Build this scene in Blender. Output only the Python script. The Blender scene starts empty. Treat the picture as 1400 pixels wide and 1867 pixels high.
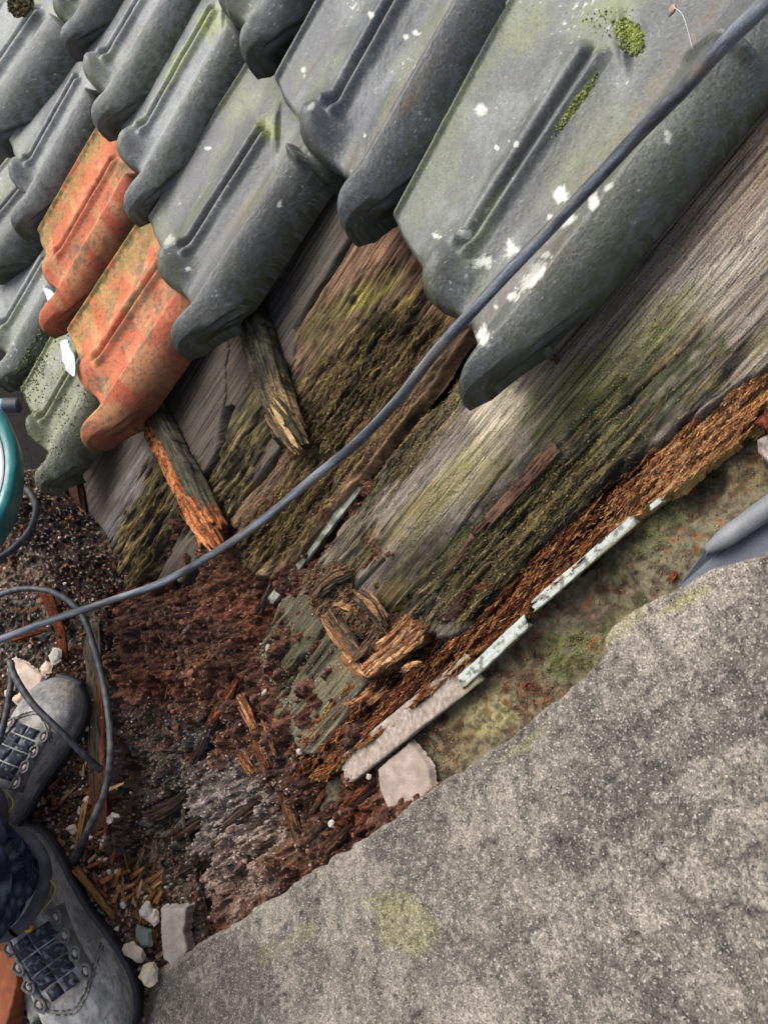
import bpy, math, random
import numpy as np
from mathutils import Vector, Matrix
random.seed(7); rng = np.random.default_rng(7)
SC = bpy.context.scene
COL = SC.collection
# ------------------------------------------------------------------ camera
PITCH = math.atan(0.42); CAMH = 1.245; F = 1348.0
cam_d = bpy.data.cameras.new('camera'); cam = bpy.data.objects.new('camera', cam_d); COL.objects.link(cam)
cam.location = (0, 0, CAMH); cam.rotation_euler = (PITCH, 0, 0)
cam_d.sensor_fit = 'VERTICAL'; cam_d.sensor_height = 36; cam_d.lens = 36*F/1867
cam_d.clip_start = 0.02; cam_d.clip_end = 500
cam_d.dof.use_dof = True; cam_d.dof.focus_distance = .98; cam_d.dof.aperture_fstop = 12.0
SC.camera = cam
# ------------------------------------------------------------------ world, sun
SUN_EL, SUN_AZ = math.radians(47), math.radians(-62)      # azimuth measured from +Y towards +X
w = bpy.data.worlds.new('World'); SC.world = w; w.use_nodes = True
nt = w.node_tree; nt.nodes.clear()
sky = nt.nodes.new('ShaderNodeTexSky'); sky.sky_type = 'NISHITA'; sky.sun_disc = False
sky.sun_elevation = SUN_EL; sky.sun_rotation = SUN_AZ; sky.dust_density = 4; sky.air_density = 1.0
hs = nt.nodes.new('ShaderNodeHueSaturation'); hs.inputs['Saturation'].default_value = 0.62
bg = nt.nodes.new('ShaderNodeBackground'); bg.inputs['Strength'].default_value = 0.12
wo = nt.nodes.new('ShaderNodeOutputWorld')
nt.links.new(sky.outputs[0], hs.inputs['Color']); nt.links.new(hs.outputs[0], bg.inputs[0]); nt.links.new(bg.outputs[0], wo.inputs[0])
sd_ = bpy.data.lights.new('sun', 'SUN'); sd_.energy = 2.2; sd_.angle = math.radians(40); sd_.color = (1, .985, .96)
sun = bpy.data.objects.new('sun', sd_); COL.objects.link(sun)
sv = Vector((math.sin(SUN_AZ)*math.cos(SUN_EL), math.cos(SUN_AZ)*math.cos(SUN_EL), math.sin(SUN_EL)))
sun.rotation_euler = sv.to_track_quat('Z', 'Y').to_euler()
SC.view_settings.view_transform = 'Standard'; SC.view_settings.look = 'None'
SC.view_settings.gamma = 1; SC.view_settings.exposure = 1.03; SC.view_settings.use_curve_mapping = False
SC.render.engine = 'CYCLES'

# ------------------------------------------------------------------ geometry maths
c_, s_ = math.cos(PITCH), math.sin(PITCH)
def cam2w(v):                      # camera axes (x right, y down, z forward) -> world
    v = np.asarray(v, float); x, y, z = v[..., 0], v[..., 1], v[..., 2]
    return np.stack([x, -y*c_ + z*s_, -y*s_ - z*c_], -1)
def ray(px, py):
    px = np.asarray(px, float); py = np.asarray(py, float)
    return cam2w(np.stack([(px-700)/F, (py-933.5)/F, np.ones_like(px+py)], -1))
CP = np.array([0, 0, CAMH])
def project(P):
    d = P - CP
    x = d[..., 0]; y = -(d[..., 1]*c_ + d[..., 2]*s_); z = d[..., 1]*s_ - d[..., 2]*c_
    return 700+F*x/z, 933.5+F*y/z
class Plane:
    """plane through three points given as (photo x, photo y, 1/depth); the grain axis runs between two picture points"""
    def __init__(s, a0, x0, y0, bx, by, g0=(1010, 640), g1=(1395, 170)):
        a = a0 + bx*(700-x0) + by*(933.5-y0)
        n = np.array([bx*F, by*F, a]); L = np.linalg.norm(n)
        s.n = -cam2w(n/L); s.c = s.n @ CP - 1/L      # outward normal towards camera
        p, q = s.hit(*g0), s.hit(*g1)
        s.s = (q-p)/np.linalg.norm(q-p); s.t = np.cross(s.n, s.s)
        s.o = s.hit(700, 900)
    def hit(s, px, py, lift=0.0):
        r = ray(px, py); k = (s.c + lift - s.n @ CP)/(r @ s.n)
        return CP + r*(k[..., None] if np.ndim(k) else k)
    def st(s, P): d = P - s.o; return d @ s.s, d @ s.t
    def pt(s, S, T, h=0.0):
        S = np.asarray(S)[..., None]; T = np.asarray(T)[..., None]; h = np.asarray(h)
        h = h[..., None] if h.ndim else h
        return s.o + S*s.s + T*s.t + s.n*h
ROOF = Plane(0.83, 300, 600, .00064, .0001)
FLOOR = Plane(.74, 700, 933.5, 0.0, .0002306, (200, 1600), (200, 1100))
SLAB = Plane(1.05, 400, 1750, .00111, .00039, (400, 1750), (1100, 1200))
DECK = -0.055                                        # top of the boarding below the tile plane

# ------------------------------------------------------------------ noise
def _h(ix, iy, sd):
    n = (ix.astype(np.int64)*374761393 + iy.astype(np.int64)*668265263 + sd*974634777) & 0x7fffffff
    n = ((n ^ (n >> 13))*1274126177) & 0x7fffffff
    return ((n ^ (n >> 16)) & 0xffff)/65535.0
def vn(x, y, sd=0):
    x, y = np.broadcast_arrays(np.asarray(x, float), np.asarray(y, float))
    ix, iy = np.floor(x), np.floor(y); fx, fy = x-ix, y-iy
    ix = ix.astype(np.int64); iy = iy.astype(np.int64)
    fx = fx*fx*fx*(fx*(fx*6-15)+10); fy = fy*fy*fy*(fy*(fy*6-15)+10)
    a, b, c, d = _h(ix, iy, sd), _h(ix+1, iy, sd), _h(ix, iy+1, sd), _h(ix+1, iy+1, sd)
    return (a*(1-fx)+b*fx)*(1-fy) + (c*(1-fx)+d*fx)*fy
def fbm(x, y, o=4, sd=0, g=.5):
    t = 0; a = 1; n = 0
    for k in range(o):
        ca, sa = math.cos(k*.6), math.sin(k*.6)
        if k == 0: X, Y = x, y
        t = t + a*vn(X, Y, sd+k*17); n += a; a *= g; X, Y = X*2.03+3.1, Y*2.03+1.7
    return t/n
def rid(x, y, o=4, sd=0): return 1-np.abs(2*fbm(x, y, o, sd)-1)*2.2
def ss(e0, e1, x): t = np.clip((x-e0)/(e1-e0), 0, 1); return t*t*(3-2*t)
def lin(r, g, b):
    c = np.array([r, g, b], float)/255
    return np.where(c < .04045, c/12.92, ((c+.055)/1.055)**2.4)
ALB = .62
def C(r, g, b): return lin(r, g, b)*ALB
def mix(a, b, f):
    f = np.asarray(f)[..., None]; return a*(1-f) + b*f
def sdpoly(px, py, poly):
    P = np.asarray(poly, float); Q = np.roll(P, -1, 0); best = np.full(px.shape, 1e9); ins = np.zeros(px.shape, bool)
    for (ax, ay), (bx, by) in zip(P, Q):
        dx, dy = bx-ax, by-ay; l = dx*dx+dy*dy+1e-9
        t = np.clip(((px-ax)*dx+(py-ay)*dy)/l, 0, 1)
        best = np.minimum(best, (px-ax-t*dx)**2+(py-ay-t*dy)**2)
        c = ((ay > py) != (by > py)) & (px < (bx-ax)*(py-ay)/(by-ay+1e-12)+ax); ins ^= c
    return np.sqrt(best)*np.where(ins, 1, -1)
def dline(px, py, pts):
    best = np.full(px.shape, 1e9)
    for (ax, ay), (bx, by) in zip(pts[:-1], pts[1:]):
        dx, dy = bx-ax, by-ay; l = dx*dx+dy*dy+1e-9
        t = np.clip(((px-ax)*dx+(py-ay)*dy)/l, 0, 1)
        best = np.minimum(best, (px-ax-t*dx)**2+(py-ay-t*dy)**2)
    return np.sqrt(best)
def blob(px, py, cx, cy, rx, ry, ang=0, nz=None):     # soft ellipse 0..1; ang: degrees, long axis rx
    a = math.radians(ang); dx, dy = px-cx, py-cy
    u = (dx*math.cos(a)+dy*math.sin(a))/rx; v = (-dx*math.sin(a)+dy*math.cos(a))/ry
    d = np.sqrt(u*u+v*v)
    if nz is not None: d = d + (nz-.5)*1.1
    return 1-ss(.55, 1.15, d)

# ------------------------------------------------------------------ mesh + object helpers
def mesh_np(name, V, Fq, col=None, st=None, smooth=True):
    m = bpy.data.meshes.new(name); Fq = np.asarray(Fq); k = Fq.shape[1]
    m.vertices.add(len(V)); m.vertices.foreach_set('co', np.asarray(V, np.float32).ravel())
    m.loops.add(Fq.size); m.loops.foreach_set('vertex_index', Fq.astype(np.int32).ravel())
    m.polygons.add(len(Fq)); m.polygons.foreach_set('loop_start', np.arange(0, Fq.size, k, dtype=np.int32))
    m.polygons.foreach_set('use_smooth', np.full(len(Fq), smooth))
    m.update(calc_edges=True); m.validate()
    if col is not None:
        a = m.color_attributes.new('Col', 'FLOAT_COLOR', 'POINT')
        c4 = np.ones((len(V), 4), np.float32); c4[:, :3] = np.clip(col, 0, 1); a.data.foreach_set('color', c4.ravel())
    if st is not None:
        a = m.attributes.new('st', 'FLOAT_VECTOR', 'POINT'); a.data.foreach_set('vector', np.asarray(st, np.float32).ravel())
    return m
def link(name, m, mat, parent=None, loc=None):
    o = bpy.data.objects.new(name, m); COL.objects.link(o)
    if mat: m.materials.append(mat)
    if parent is not None: o.parent = parent
    elif loc is not None: o.location = loc
    return o
def tag(o, label=None, cat=None, group=None, kind=None):
    if label: o['label'] = label
    if cat: o['category'] = cat
    if group: o['group'] = group
    if kind: o['kind'] = kind
    return o
def build(name, V, Fq, mat, col=None, st=None, smooth=True, parent=None, origin=None):
    V = np.asarray(V, float)
    if parent is not None: org = np.array(parent['_org'][:]) if '_org' in parent else np.zeros(3)
    else: org = V.mean(0) if origin is None else np.asarray(origin)
    m = mesh_np(name, V-org, Fq, col, st, smooth)
    o = link(name, m, mat, parent, None if parent is not None else tuple(org)); return o
ORG = []
def empty(name, org, label, cat, group=None):
    o = bpy.data.objects.new(name, None); COL.objects.link(o); o.location = tuple(org); o.empty_display_size = .02
    o['_org'] = [float(v) for v in org]; ORG.append(o); return tag(o, label, cat, group)
def grid_faces(n, m, keep=None):
    i = np.arange(n*m).reshape(n, m)
    q = np.stack([i[:-1, :-1], i[1:, :-1], i[1:, 1:], i[:-1, 1:]], -1).reshape(-1, 4)
    if keep is not None: q = q[keep.ravel()[q].all(1)]
    return q
def compact(V, Q, *arrs):
    used = np.zeros(len(V), bool); used[Q.ravel()] = True; idx = np.cumsum(used)-1
    return (V[used], idx[Q]) + tuple(a[used] if a is not None else None for a in arrs)

# ------------------------------------------------------------------ materials
def material(name, rough=.85, bump=.3, nscale=(400, 400, 400), var=.35, vscale=900, coord='obj', spec=.35, color=None,
             dist=.002, rough_var=.15, crack=0.0, cscale=(9, 230, 1), metal=0.0, speck=0.0, sscale=500):
    m = bpy.data.materials.new(name); m.use_nodes = True; n = m.node_tree.nodes; L = m.node_tree.links
    b = n['Principled BSDF']; b.inputs['Roughness'].default_value = rough
    b.inputs['Specular IOR Level'].default_value = spec; b.inputs['Metallic'].default_value = metal
    if color is None:
        a = n.new('ShaderNodeAttribute'); a.attribute_name = 'Col'; base = a.outputs['Color']
    else:
        r = n.new('ShaderNodeRGB'); r.outputs[0].default_value = (*color, 1); base = r.outputs[0]
    if coord == 'st':
        t = n.new('ShaderNodeAttribute'); t.attribute_name = 'st'; co = t.outputs['Vector']
    else:
        t = n.new('ShaderNodeTexCoord'); co = t.outputs['Object']
    mp = n.new('ShaderNodeMapping'); mp.inputs['Scale'].default_value = nscale; L.new(co, mp.inputs['Vector'])
    n1 = n.new('ShaderNodeTexNoise'); n1.inputs['Scale'].default_value = 1; n1.inputs['Detail'].default_value = 5
    n1.inputs['Roughness'].default_value = .65; L.new(mp.outputs[0], n1.inputs['Vector'])
    n2 = n.new('ShaderNodeTexNoise'); n2.inputs['Scale'].default_value = vscale; n2.inputs['Detail'].default_value = 3; L.new(co, n2.inputs['Vector'])
    ad = n.new('ShaderNodeMath'); ad.operation = 'ADD'; L.new(n1.outputs['Fac'], ad.inputs[0]); L.new(n2.outputs['Fac'], ad.inputs[1])
    mr = n.new('ShaderNodeMapRange'); mr.inputs[1].default_value = .7; mr.inputs[2].default_value = 1.3
    mr.inputs[3].default_value = 1-var; mr.inputs[4].default_value = 1+var; L.new(ad.outputs[0], mr.inputs[0])
    mx = n.new('ShaderNodeVectorMath'); mx.operation = 'SCALE'; L.new(base, mx.inputs[0]); L.new(mr.outputs[0], mx.inputs['Scale'])
    outc = mx.outputs[0]; hgt_ = ad.outputs[0]
    if crack:
        m2 = n.new('ShaderNodeMapping'); m2.inputs['Scale'].default_value = cscale; L.new(co, m2.inputs['Vector'])
        n3 = n.new('ShaderNodeTexNoise'); n3.inputs['Scale'].default_value = 1; n3.inputs['Detail'].default_value = 6; n3.inputs['Roughness'].default_value = .7; n3.inputs['Distortion'].default_value = .6; L.new(m2.outputs[0], n3.inputs['Vector'])
        m3 = n.new('ShaderNodeMapRange'); m3.inputs[1].default_value = .38; m3.inputs[2].default_value = .47; m3.inputs[3].default_value = 1-crack; m3.inputs[4].default_value = 1; L.new(n3.outputs['Fac'], m3.inputs[0])
        s2 = n.new('ShaderNodeVectorMath'); s2.operation = 'SCALE'; L.new(outc, s2.inputs[0]); L.new(m3.outputs[0], s2.inputs['Scale']); outc = s2.outputs[0]
        a2 = n.new('ShaderNodeMath'); a2.operation = 'ADD'; L.new(hgt_, a2.inputs[0]); L.new(m3.outputs[0], a2.inputs[1]); hgt_ = a2.outputs[0]
    if speck:
        n4 = n.new('ShaderNodeTexNoise'); n4.inputs['Scale'].default_value = sscale; n4.inputs['Detail'].default_value = 2; L.new(co, n4.inputs['Vector'])
        m4 = n.new('ShaderNodeMapRange'); m4.inputs[1].default_value = .60; m4.inputs[2].default_value = .68; m4.inputs[3].default_value = 0; m4.inputs[4].default_value = speck; L.new(n4.outputs['Fac'], m4.inputs[0])
        mm = n.new('ShaderNodeMix'); mm.data_type = 'RGBA'; L.new(m4.outputs[0], mm.inputs[0]); L.new(outc, mm.inputs[6]); mm.inputs[7].default_value = (.50, .47, .42, 1); outc = mm.outputs[2]
    L.new(outc, b.inputs['Base Color'])
    rr = n.new('ShaderNodeMapRange'); rr.inputs[1].default_value = .3; rr.inputs[2].default_value = .7
    rr.inputs[3].default_value = max(0, rough-rough_var); rr.inputs[4].default_value = min(1, rough+rough_var)
    L.new(n1.outputs['Fac'], rr.inputs[0]); L.new(rr.outputs[0], b.inputs['Roughness'])
    bp = n.new('ShaderNodeBump'); bp.inputs['Strength'].default_value = bump; bp.inputs['Distance'].default_value = dist
    L.new(hgt_, bp.inputs['Height']); L.new(bp.outputs[0], b.inputs['Normal'])
    return m
M_TILE = material('glazed_tile', .43, .35, (500, 500, 500), .3, 1500, rough_var=.14, spec=.4, dist=.0012)
M_CLAY = material('terracotta', .8, .4, (300, 300, 300), .32, 1100, dist=.0015)
M_WOOD = material('weathered_wood', .85, .8, (18, 420, 1), .6, 700, 'st', spec=.2, dist=.002, crack=.6)
M_ROT = material('rotten_wood', .95, .9, (350, 350, 350), .6, 900, spec=.12, dist=.003, crack=.5, cscale=(120, 120, 120))
M_ROTG = material('rotten_wood_fibrous', .95, 1.0, (45, 520, 1), .6, 800, 'st', spec=.12, dist=.003, crack=.6, cscale=(30, 300, 1))
M_SLAB = material('concrete_slab', .93, .7, (420, 420, 420), .75, 1100, spec=.15, dist=.002, crack=.45, cscale=(330, 330, 330), speck=.55, sscale=480)
M_MORTAR = material('mossy_mortar', .95, .7, (260, 260, 260), .35, 900, spec=.12, dist=.002)
M_STONE = material('stone_chip', .9, .4, (300, 300, 300), .2, 800, spec=.2)
M_PAINT = material('flaking_paint', .8, .6, (200, 200, 200), .18, 600, spec=.25, dist=.0015)
M_RUBBER = material('cable_rubber', .5, .3, (500, 500, 500), .45, 1200, spec=.4, rough_var=.12)
M_LEATHER = material('dusty_leather', .75, .45, (260, 260, 260), .35, 1100, spec=.3)
M_CLOTH = material('trouser_cloth', .95, .5, (600, 600, 600), .4, 1800, spec=.1)
M_LEAD = material('lead_sheet', .55, .2, (120, 120, 120), .15, 600, spec=.4)
M_PLASTIC = material('teal_plastic', .35, .15, (90, 90, 90), .15, 700, spec=.5)
M_MOSS = material('moss', .98, 1.0, (500, 500, 500), .45, 1500, spec=.05)

# ------------------------------------------------------------------ surface patches (height fields on a plane)
PATCHES = {}
def patch(name, plane, poly, step, lift, thick, hfun, cfun, mat, edge=.006, nzamp=6, nzs=(60, 60), seed=0, parent=None, kind=None):
    P = np.array(poly, float); W = plane.hit(P[:, 0], P[:, 1], lift); S, T = plane.st(W); m = .012
    s = np.arange(S.min()-m, S.max()+m, step); t = np.arange(T.min()-m, T.max()+m, step)
    SS, TT = np.meshgrid(s, t, indexing='ij')
    jit = (rng.random(SS.shape+(2,))-.5)*step*.5; SS = SS+jit[..., 0]; TT = TT+jit[..., 1]
    B = plane.pt(SS, TT, lift); px, py = project(B)
    sd = sdpoly(px, py, poly)
    mm = np.linalg.norm(B-CP, axis=-1)/F                    # metres per pixel
    sd = sd + (fbm(SS*nzs[0], TT*nzs[1], 4, seed+91)-.5)*2*nzamp
    near = np.clip(sd, -50, 500)
    h = hfun(SS, TT, px, py, near)
    e = np.clip(near*mm/edge, 0, 1); prof = np.sqrt(1-(1-e)**2)
    H = lift + h*ss(0, .5, e) - thick*(1-prof)
    V = plane.pt(SS, TT, H).reshape(-1, 3)
    col = cfun(SS, TT, px, py, near, h)
    keep = near > -4
    Q = grid_faces(*SS.shape, keep)
    stv = np.stack([SS, TT, H], -1).reshape(-1, 3)
    V, Q, col, stv, nr = compact(V, Q, col.reshape(-1, 3), stv, near.reshape(-1))
    o = build(name, V, Q[:, ::-1] if np.dot(np.cross(plane.s, plane.t), plane.n) < 0 else Q, mat, col, stv, parent=parent)
    PATCHES[name if name not in PATCHES else name+str(len(PATCHES))] = (V, col, plane, nr)
    o['_k'] = 1; del o['_k']
    return tag(o, kind=kind) if kind else o

def spectral(px, py, base, layers):      # layers: (colour, cx, cy, rx, ry, ang, strength)
    nz = fbm(px*.02, py*.02, 4, 5); nz2 = fbm(px*.08, py*.08, 3, 8)
    col = np.zeros(px.shape+(3,)) + base
    for (c, cx, cy, rx, ry, ang, k) in layers:
        f = blob(px, py, cx, cy, rx, ry, ang, nz*.7+nz2*.3)
        col = mix(col, np.asarray(c), f*k)
    return col

# ------------------------------------------------------------------ roof tiles
UF = [0, .08, .2, .28, .34, .41, .48, .56, .66, .73, .79, .85, .90, .94, .97, 1.0]
FF = [-.020, .008, .014, .010, .034, .058, .046, .010, -.008, .008, .040, .092, .132, .140, .07, -.14]
def bump1(x, c, w): return np.exp(-((x-c)/w)**2)
def tile(O, R, Bk, kind='grey', label='', back=1.16, tiplen=1.0, up=.034, seed=0, broken=False, cuth=1.0, dens=1.0, group='pan tiles lying on the roof slope', marks=(), lobe_h=1.0, lugs=0.0, BR=None):
    o = ROOF.hit(*O, up); r = ROOF.hit(*R, up); b = ROOF.hit(*Bk, -.016)
    U = r-o; V = b-o; K4 = (ROOF.hit(*BR, -.016)-r-V) if BR else 0*V; wd = np.linalg.norm(U); ln = np.linalg.norm(V)
    N = np.cross(U, V); N /= np.linalg.norm(N)
    if N @ ROOF.n < 0: N = -N
    d0 = np.linalg.norm(o-CP); stp = 2.0/F*d0/dens
    nu = int(wd/stp*1.25); nv = int(ln*back/stp)
    nu = int(nu*1.25); u = np.linspace(0, 1, nu); u = .45*u+.55*(1-(1-u)**1.9); v = np.linspace(0, 1, nv)**1.0
    UU, VV = np.meshgrid(u, v, indexing='ij')
    k = wd/.23
    f = np.interp(UU, UF, FF)*tiplen
    jag = (fbm(UU*9, UU*0+seed, 4, seed)-.5)*.012
    f = f + jag*ss(.3, .0, UU)
    # across skew: front line lies on O->R; v measured back from the front edge
    vv = -f + (back+f)*VV
    dm = (vv+f)*ln                                   # metres behind the front edge
    h = np.zeros_like(UU)
    h += .010*ss(.02, .0, UU)*0 + .0045*bump1(UU, .012, .014)          # thin raised left rim
    h += -.006*bump1(UU, .2, .13)                                    # shallow pan
    lobe = (1-ss(.05, .21, vv))
    h += .027*lobe_h*bump1(UU, .415, .10)*lobe                       # swollen nose
    rib = ss(.11, .16, vv)*(1-ss(.86, .92, vv))
    h += rib*(.0065*bump1(UU, .395, .03)+.0065*bump1(UU, .475, .022)-.006*bump1(UU, .437, .016) + .003*bump1(UU, .44, .09))
    h += -.005*bump1(UU, .6, .07)
    rise = ss(.73, .875, UU); x = np.clip((UU-.875)/.125, 0, 1)
    roll = rise*np.sqrt(np.clip(1-x**2.2, 0, 1))
    h += .031*roll*(1+.12*(1-ss(0, .12, vv))) - .012*x
    lug = bump1(vv, .95-.10*np.abs(UU-.50)/.1*np.sign(UU-.5), .022)*bump1(UU, .50, .07); h += .006*lug*lugs            # stop lug
    lug2 = bump1(vv, .965, .02)*ss(.72, .76, UU)*(1-ss(.93, .97, UU)); h += .009*lug2*lugs
    lug3 = ss(.985, 1.0, vv); h -= .012*lug3*rise
    h *= k
    # rounded nose: drops towards front edge
    rn = (.006+.022*bump1(UU, .415, .10)+.012*ss(.76, .88, UU))*k
    e = np.clip(dm/rn, 0, 1); h -= (1-np.sqrt(np.clip(1-(1-e)**2, 0, 1)))*rn*.95
    # wear
    hp = h[:, nv//2]; S = np.concatenate([[0], np.cumsum(np.hypot(np.diff(u)*wd, np.diff(hp)))])[:, None]+seed*1.3+0*UU; T = vv*ln+seed*.7
    h += (fbm(S*30, T*18, 3, seed)-.5)*.0022*ss(.0, .05, dm) + (fbm(S*300, T*300, 3, seed+3)-.5)*.0008
    P = o + (UU-.055*(1-ss(0, .20, vv+f))*ss(.80, 1, UU))[..., None]*U + (UU*vv)[..., None]*K4 + vv[..., None]*V + N*h[..., None]
    if broken:
        pass
    px, py = project(P)
    n1 = fbm(S*22, T*14, 4, seed+5); n2 = fbm(S*120, T*120, 3, seed+9); n3 = fbm(S*9, T*40, 3, seed+11)
    fine = fbm(S*500, T*500, 2, seed+13); spk = vn(S*230, T*230, seed+21); spk2 = vn(S*90, T*90, seed+27)
    if kind == 'orange':
        c = C(206, 118, 84) + 0*UU[..., None]
        m1 = fbm(S*38, T*24, 5, seed+61)
        c = mix(c, C(192, 92, 60), ss(.4, .6, n1)*.8)
        c = mix(c, C(204, 158, 108), ss(.48, .64, n3)*.6)
        c = mix(c, C(146, 116, 86), ss(.53, .62, m1)*.55)
        c = mix(c, C(110, 92, 66), ss(.52, .62, m1)*ss(.45, .62, n2)*.6)
        c = mix(c, C(178, 150, 70), ss(.32, .0, UU)*ss(.35, .65, n2+.15)*.6)
        c = mix(c, C(84, 70, 52), ss(.62, .75, fbm(S*260, T*260, 2, seed+71))*.5); c = mix(c, C(96, 92, 52), (bump1(UU, .03, .05)+bump1(UU, .36, .03)*.8)*ss(.4, .6, n2)*.8); c = mix(c, C(70, 60, 46), (1-ss(0, .03, vv+f))*ss(.35, .6, n2)*.5+ss(.8, 1, vv)*.3)
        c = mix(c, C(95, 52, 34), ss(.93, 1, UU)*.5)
    else:
        base = {'grey': C(88, 90, 88), 'dark': C(80, 83, 87), 'mossy': C(122, 126, 96), 'pale': C(132, 135, 134)}[kind]
        c = base + 0*UU[..., None]
        c = mix(c, C(140, 143, 140), ss(.5, .72, n1)*.45)
        c = mix(c, C(82, 84, 78), ss(.52, .75, n3)*.45)
        c = mix(c, C(84, 85, 82), ss(.74, .9, UU)*.45)                 # roll painted darker, standing in for shade on its right side
        c = mix(c, C(88, 89, 88), bump1(UU, .42, .10)*(1-ss(.05, .15, vv))*.5)
        c = mix(c, C(92, 76, 56), bump1(UU, .71+.03*(n1-.5), .028)*ss(.45, .62, n2+.12)*.7)
        mossf = {'grey': .4, 'dark': .35, 'mossy': 1.0, 'pale': .45}[kind]
        c = mix(c, C(128, 138, 72), ss(.5, .7, fbm(S*16, T*9, 3, seed+31))*(.3+.7*n2)*mossf*(1-.6*ss(.7, .8, UU)))
        c = mix(c, C(124, 134, 58), np.maximum(bump1(UU, .0, .035), 0)*ss(.4, .6, n2)*.6*mossf)
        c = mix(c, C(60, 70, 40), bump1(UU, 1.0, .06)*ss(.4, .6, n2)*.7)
        c = mix(c, C(58, 66, 38), (1-ss(0, .02, dm))*ss(.35, .6, n2)*.6)
        c = mix(c, C(30, 31, 30), ss(.66, .8, vn(S*620, T*620, seed+41))*.4); c = mix(c, C(186, 188, 182), ss(.76, .88, vn(S*560, T*560, seed+43))*.16)
        c = mix(c, C(206, 208, 198), ss(.93, .96, spk*.8+.28*n1)*.65)
        lf = spk2*.8+.32*n1
        c = mix(c, C(200, 204, 188), ss(1.0, 1.04, lf)*ss(.35, .6, fine)*.8)
    for (cx, cy, rx, ry, ang, cc, kk) in marks:
        f = blob(px, py, cx, cy, rx, ry, ang, (n2*.6+fine*.4-.5)*1.7+.5)
        if cc is not LW: f = f*ss(.3, .62, n2*.5+fine*.5+.04)
        c = mix(c, np.asarray(cc)*(.72+.5*fine)[..., None], f*kk)
        
    PATCHES['tile%d' % seed] = (P.reshape(-1, 3), c.reshape(-1, 3), ROOF, np.full(P.size//3, 99.))
    # solid: skirt to underside
    th = .012*k
    n, m = UU.shape
    top = P.reshape(-1, 3); cf = c.reshape(-1, 3); idx = np.arange(n*m).reshape(n, m)
    ring = np.concatenate([idx[:, 0], idx[-1, 1:], idx[-2::-1, -1], idx[0, -2:0:-1]])
    low = top[ring] - N*th - (0 if True else 0)
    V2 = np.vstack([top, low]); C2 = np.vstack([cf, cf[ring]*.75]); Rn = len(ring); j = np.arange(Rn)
    sk = np.stack([ring, n*m+j, n*m+(j+1) % Rn, np.roll(ring, -1)], -1)
    und = top - N*th; base = len(V2)
    step = 4; ii = np.arange(0, n, step); jj = np.arange(0, m, step)
    if ii[-1] != n-1: ii = np.append(ii, n-1)
    if jj[-1] != m-1: jj = np.append(jj, m-1)
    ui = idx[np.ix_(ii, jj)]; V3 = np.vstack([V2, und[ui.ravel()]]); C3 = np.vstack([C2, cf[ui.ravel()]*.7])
    uq = grid_faces(len(ii), len(jj))+base
    tq = grid_faces(n, m); 
    if np.dot(np.cross(U, V), ROOF.n) > 0: tq = tq; uq = uq[:, ::-1]; sk = sk
    else: tq = tq[:, ::-1]; sk = sk[:, ::-1]
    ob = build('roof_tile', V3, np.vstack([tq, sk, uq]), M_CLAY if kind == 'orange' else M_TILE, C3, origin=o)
    tag(ob, label, 'roof tile', group)
    return ob
LW, LY, LG = C(222, 224, 212), C(196, 204, 120), C(140, 156, 62)
marksB = [(1025, 356, 14, 20, -60, LW, .9), (880, 478, 26, 12, -10, LW, .9), (932, 455, 12, 20, 10, LW, .85), (970, 508, 42, 13, -48, LW, .9), (880, 612, 12, 20, 0, LW, .9),
          (1083, 366, 12, 16, 0, LW, .85), (845, 425, 16, 11, 0, LW, .85), (795, 430, 10, 5, 20, LW, .8), (1110, 340, 12, 6, -40, LW, .6), (1040, 402, 18, 8, -40, LW, .8), (997, 465, 10, 7, 0, LW, .7),
          (875, 200, 11, 12, -45, LW, .8), (1005, 398, 7, 7, 0, LW, .7), (940, 262, 5, 7, 0, LW, .8), (905, 268, 5, 5, 0, LW, .8), (935, 540, 14, 8, -30, LW, .7), (905, 560, 6, 6, 0, LW, .7),
          (1150, 65, 42, 26, 60, LG, .95), (1050, 190, 60, 12, -54, C(160, 168, 82), .7), (960, 60, 60, 40, -50, C(134, 142, 74), .45), (1100, 20, 80, 30, -20, C(130, 140, 80), .5),
          (1010, 320, 200, 20, -53, C(92, 84, 66), .3), (1000, 470, 30, 90, 35, C(100, 84, 64), .35), (1060, 330, 50, 30, -50, C(104, 86, 68), .35)]
marksC = [(552, 126, 5, 7, 0, LW, .8), (675, 26, 6, 7, -50, LW, .8), (568, 193, 12, 5, -50, LW, .8), (555, 140, 4, 5, 0, LW, .5), (738, 66, 5, 7, -50, LW, .8), (758, 60, 5, 8, -50, LW, .8),
          (540, 225, 6, 20, 5, LY, .9), (665, 247, 4, 6, 0, LW, .8), (580, 110, 120, 4, -55, C(74, 60, 48), .9), (670, 10, 30, 5, -55, C(74, 60, 48), .9), (760, 150, 160, 24, -53, C(86, 74, 58), .3), (640, 290, 30, 12, -60, C(98, 82, 60), .6), (745, 190, 35, 14, -50, C(104, 78, 52), .6)]
marksE = [(510, 372, 5, 8, 0, LW, .9), (343, 490, 6, 5, 0, LW, .9), (310, 440, 14, 9, -50, LW, .5), (490, 235, 30, 26, 60, C(150, 160, 80), .7), (380, 270, 8, 4, 0, LW, .8), (440, 390, 70, 12, -50, C(98, 80, 56), .6), (430, 180, 50, 60, 0, C(140, 146, 96), .4)]
marksF = [(385, 40, 40, 30, -55, C(170, 182, 84), .75), (330, 110, 70, 18, -58, C(158, 170, 92), .65)]
tile((712, 400), (936, 712), (938, -22), 'grey', lugs=1, BR=(1418, 128), label= 'largest grey pan tile at right, spotted with white lichen and crossed by the thick hose', seed=1, marks=marksB, dens=1.15, back=1.3)
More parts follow.
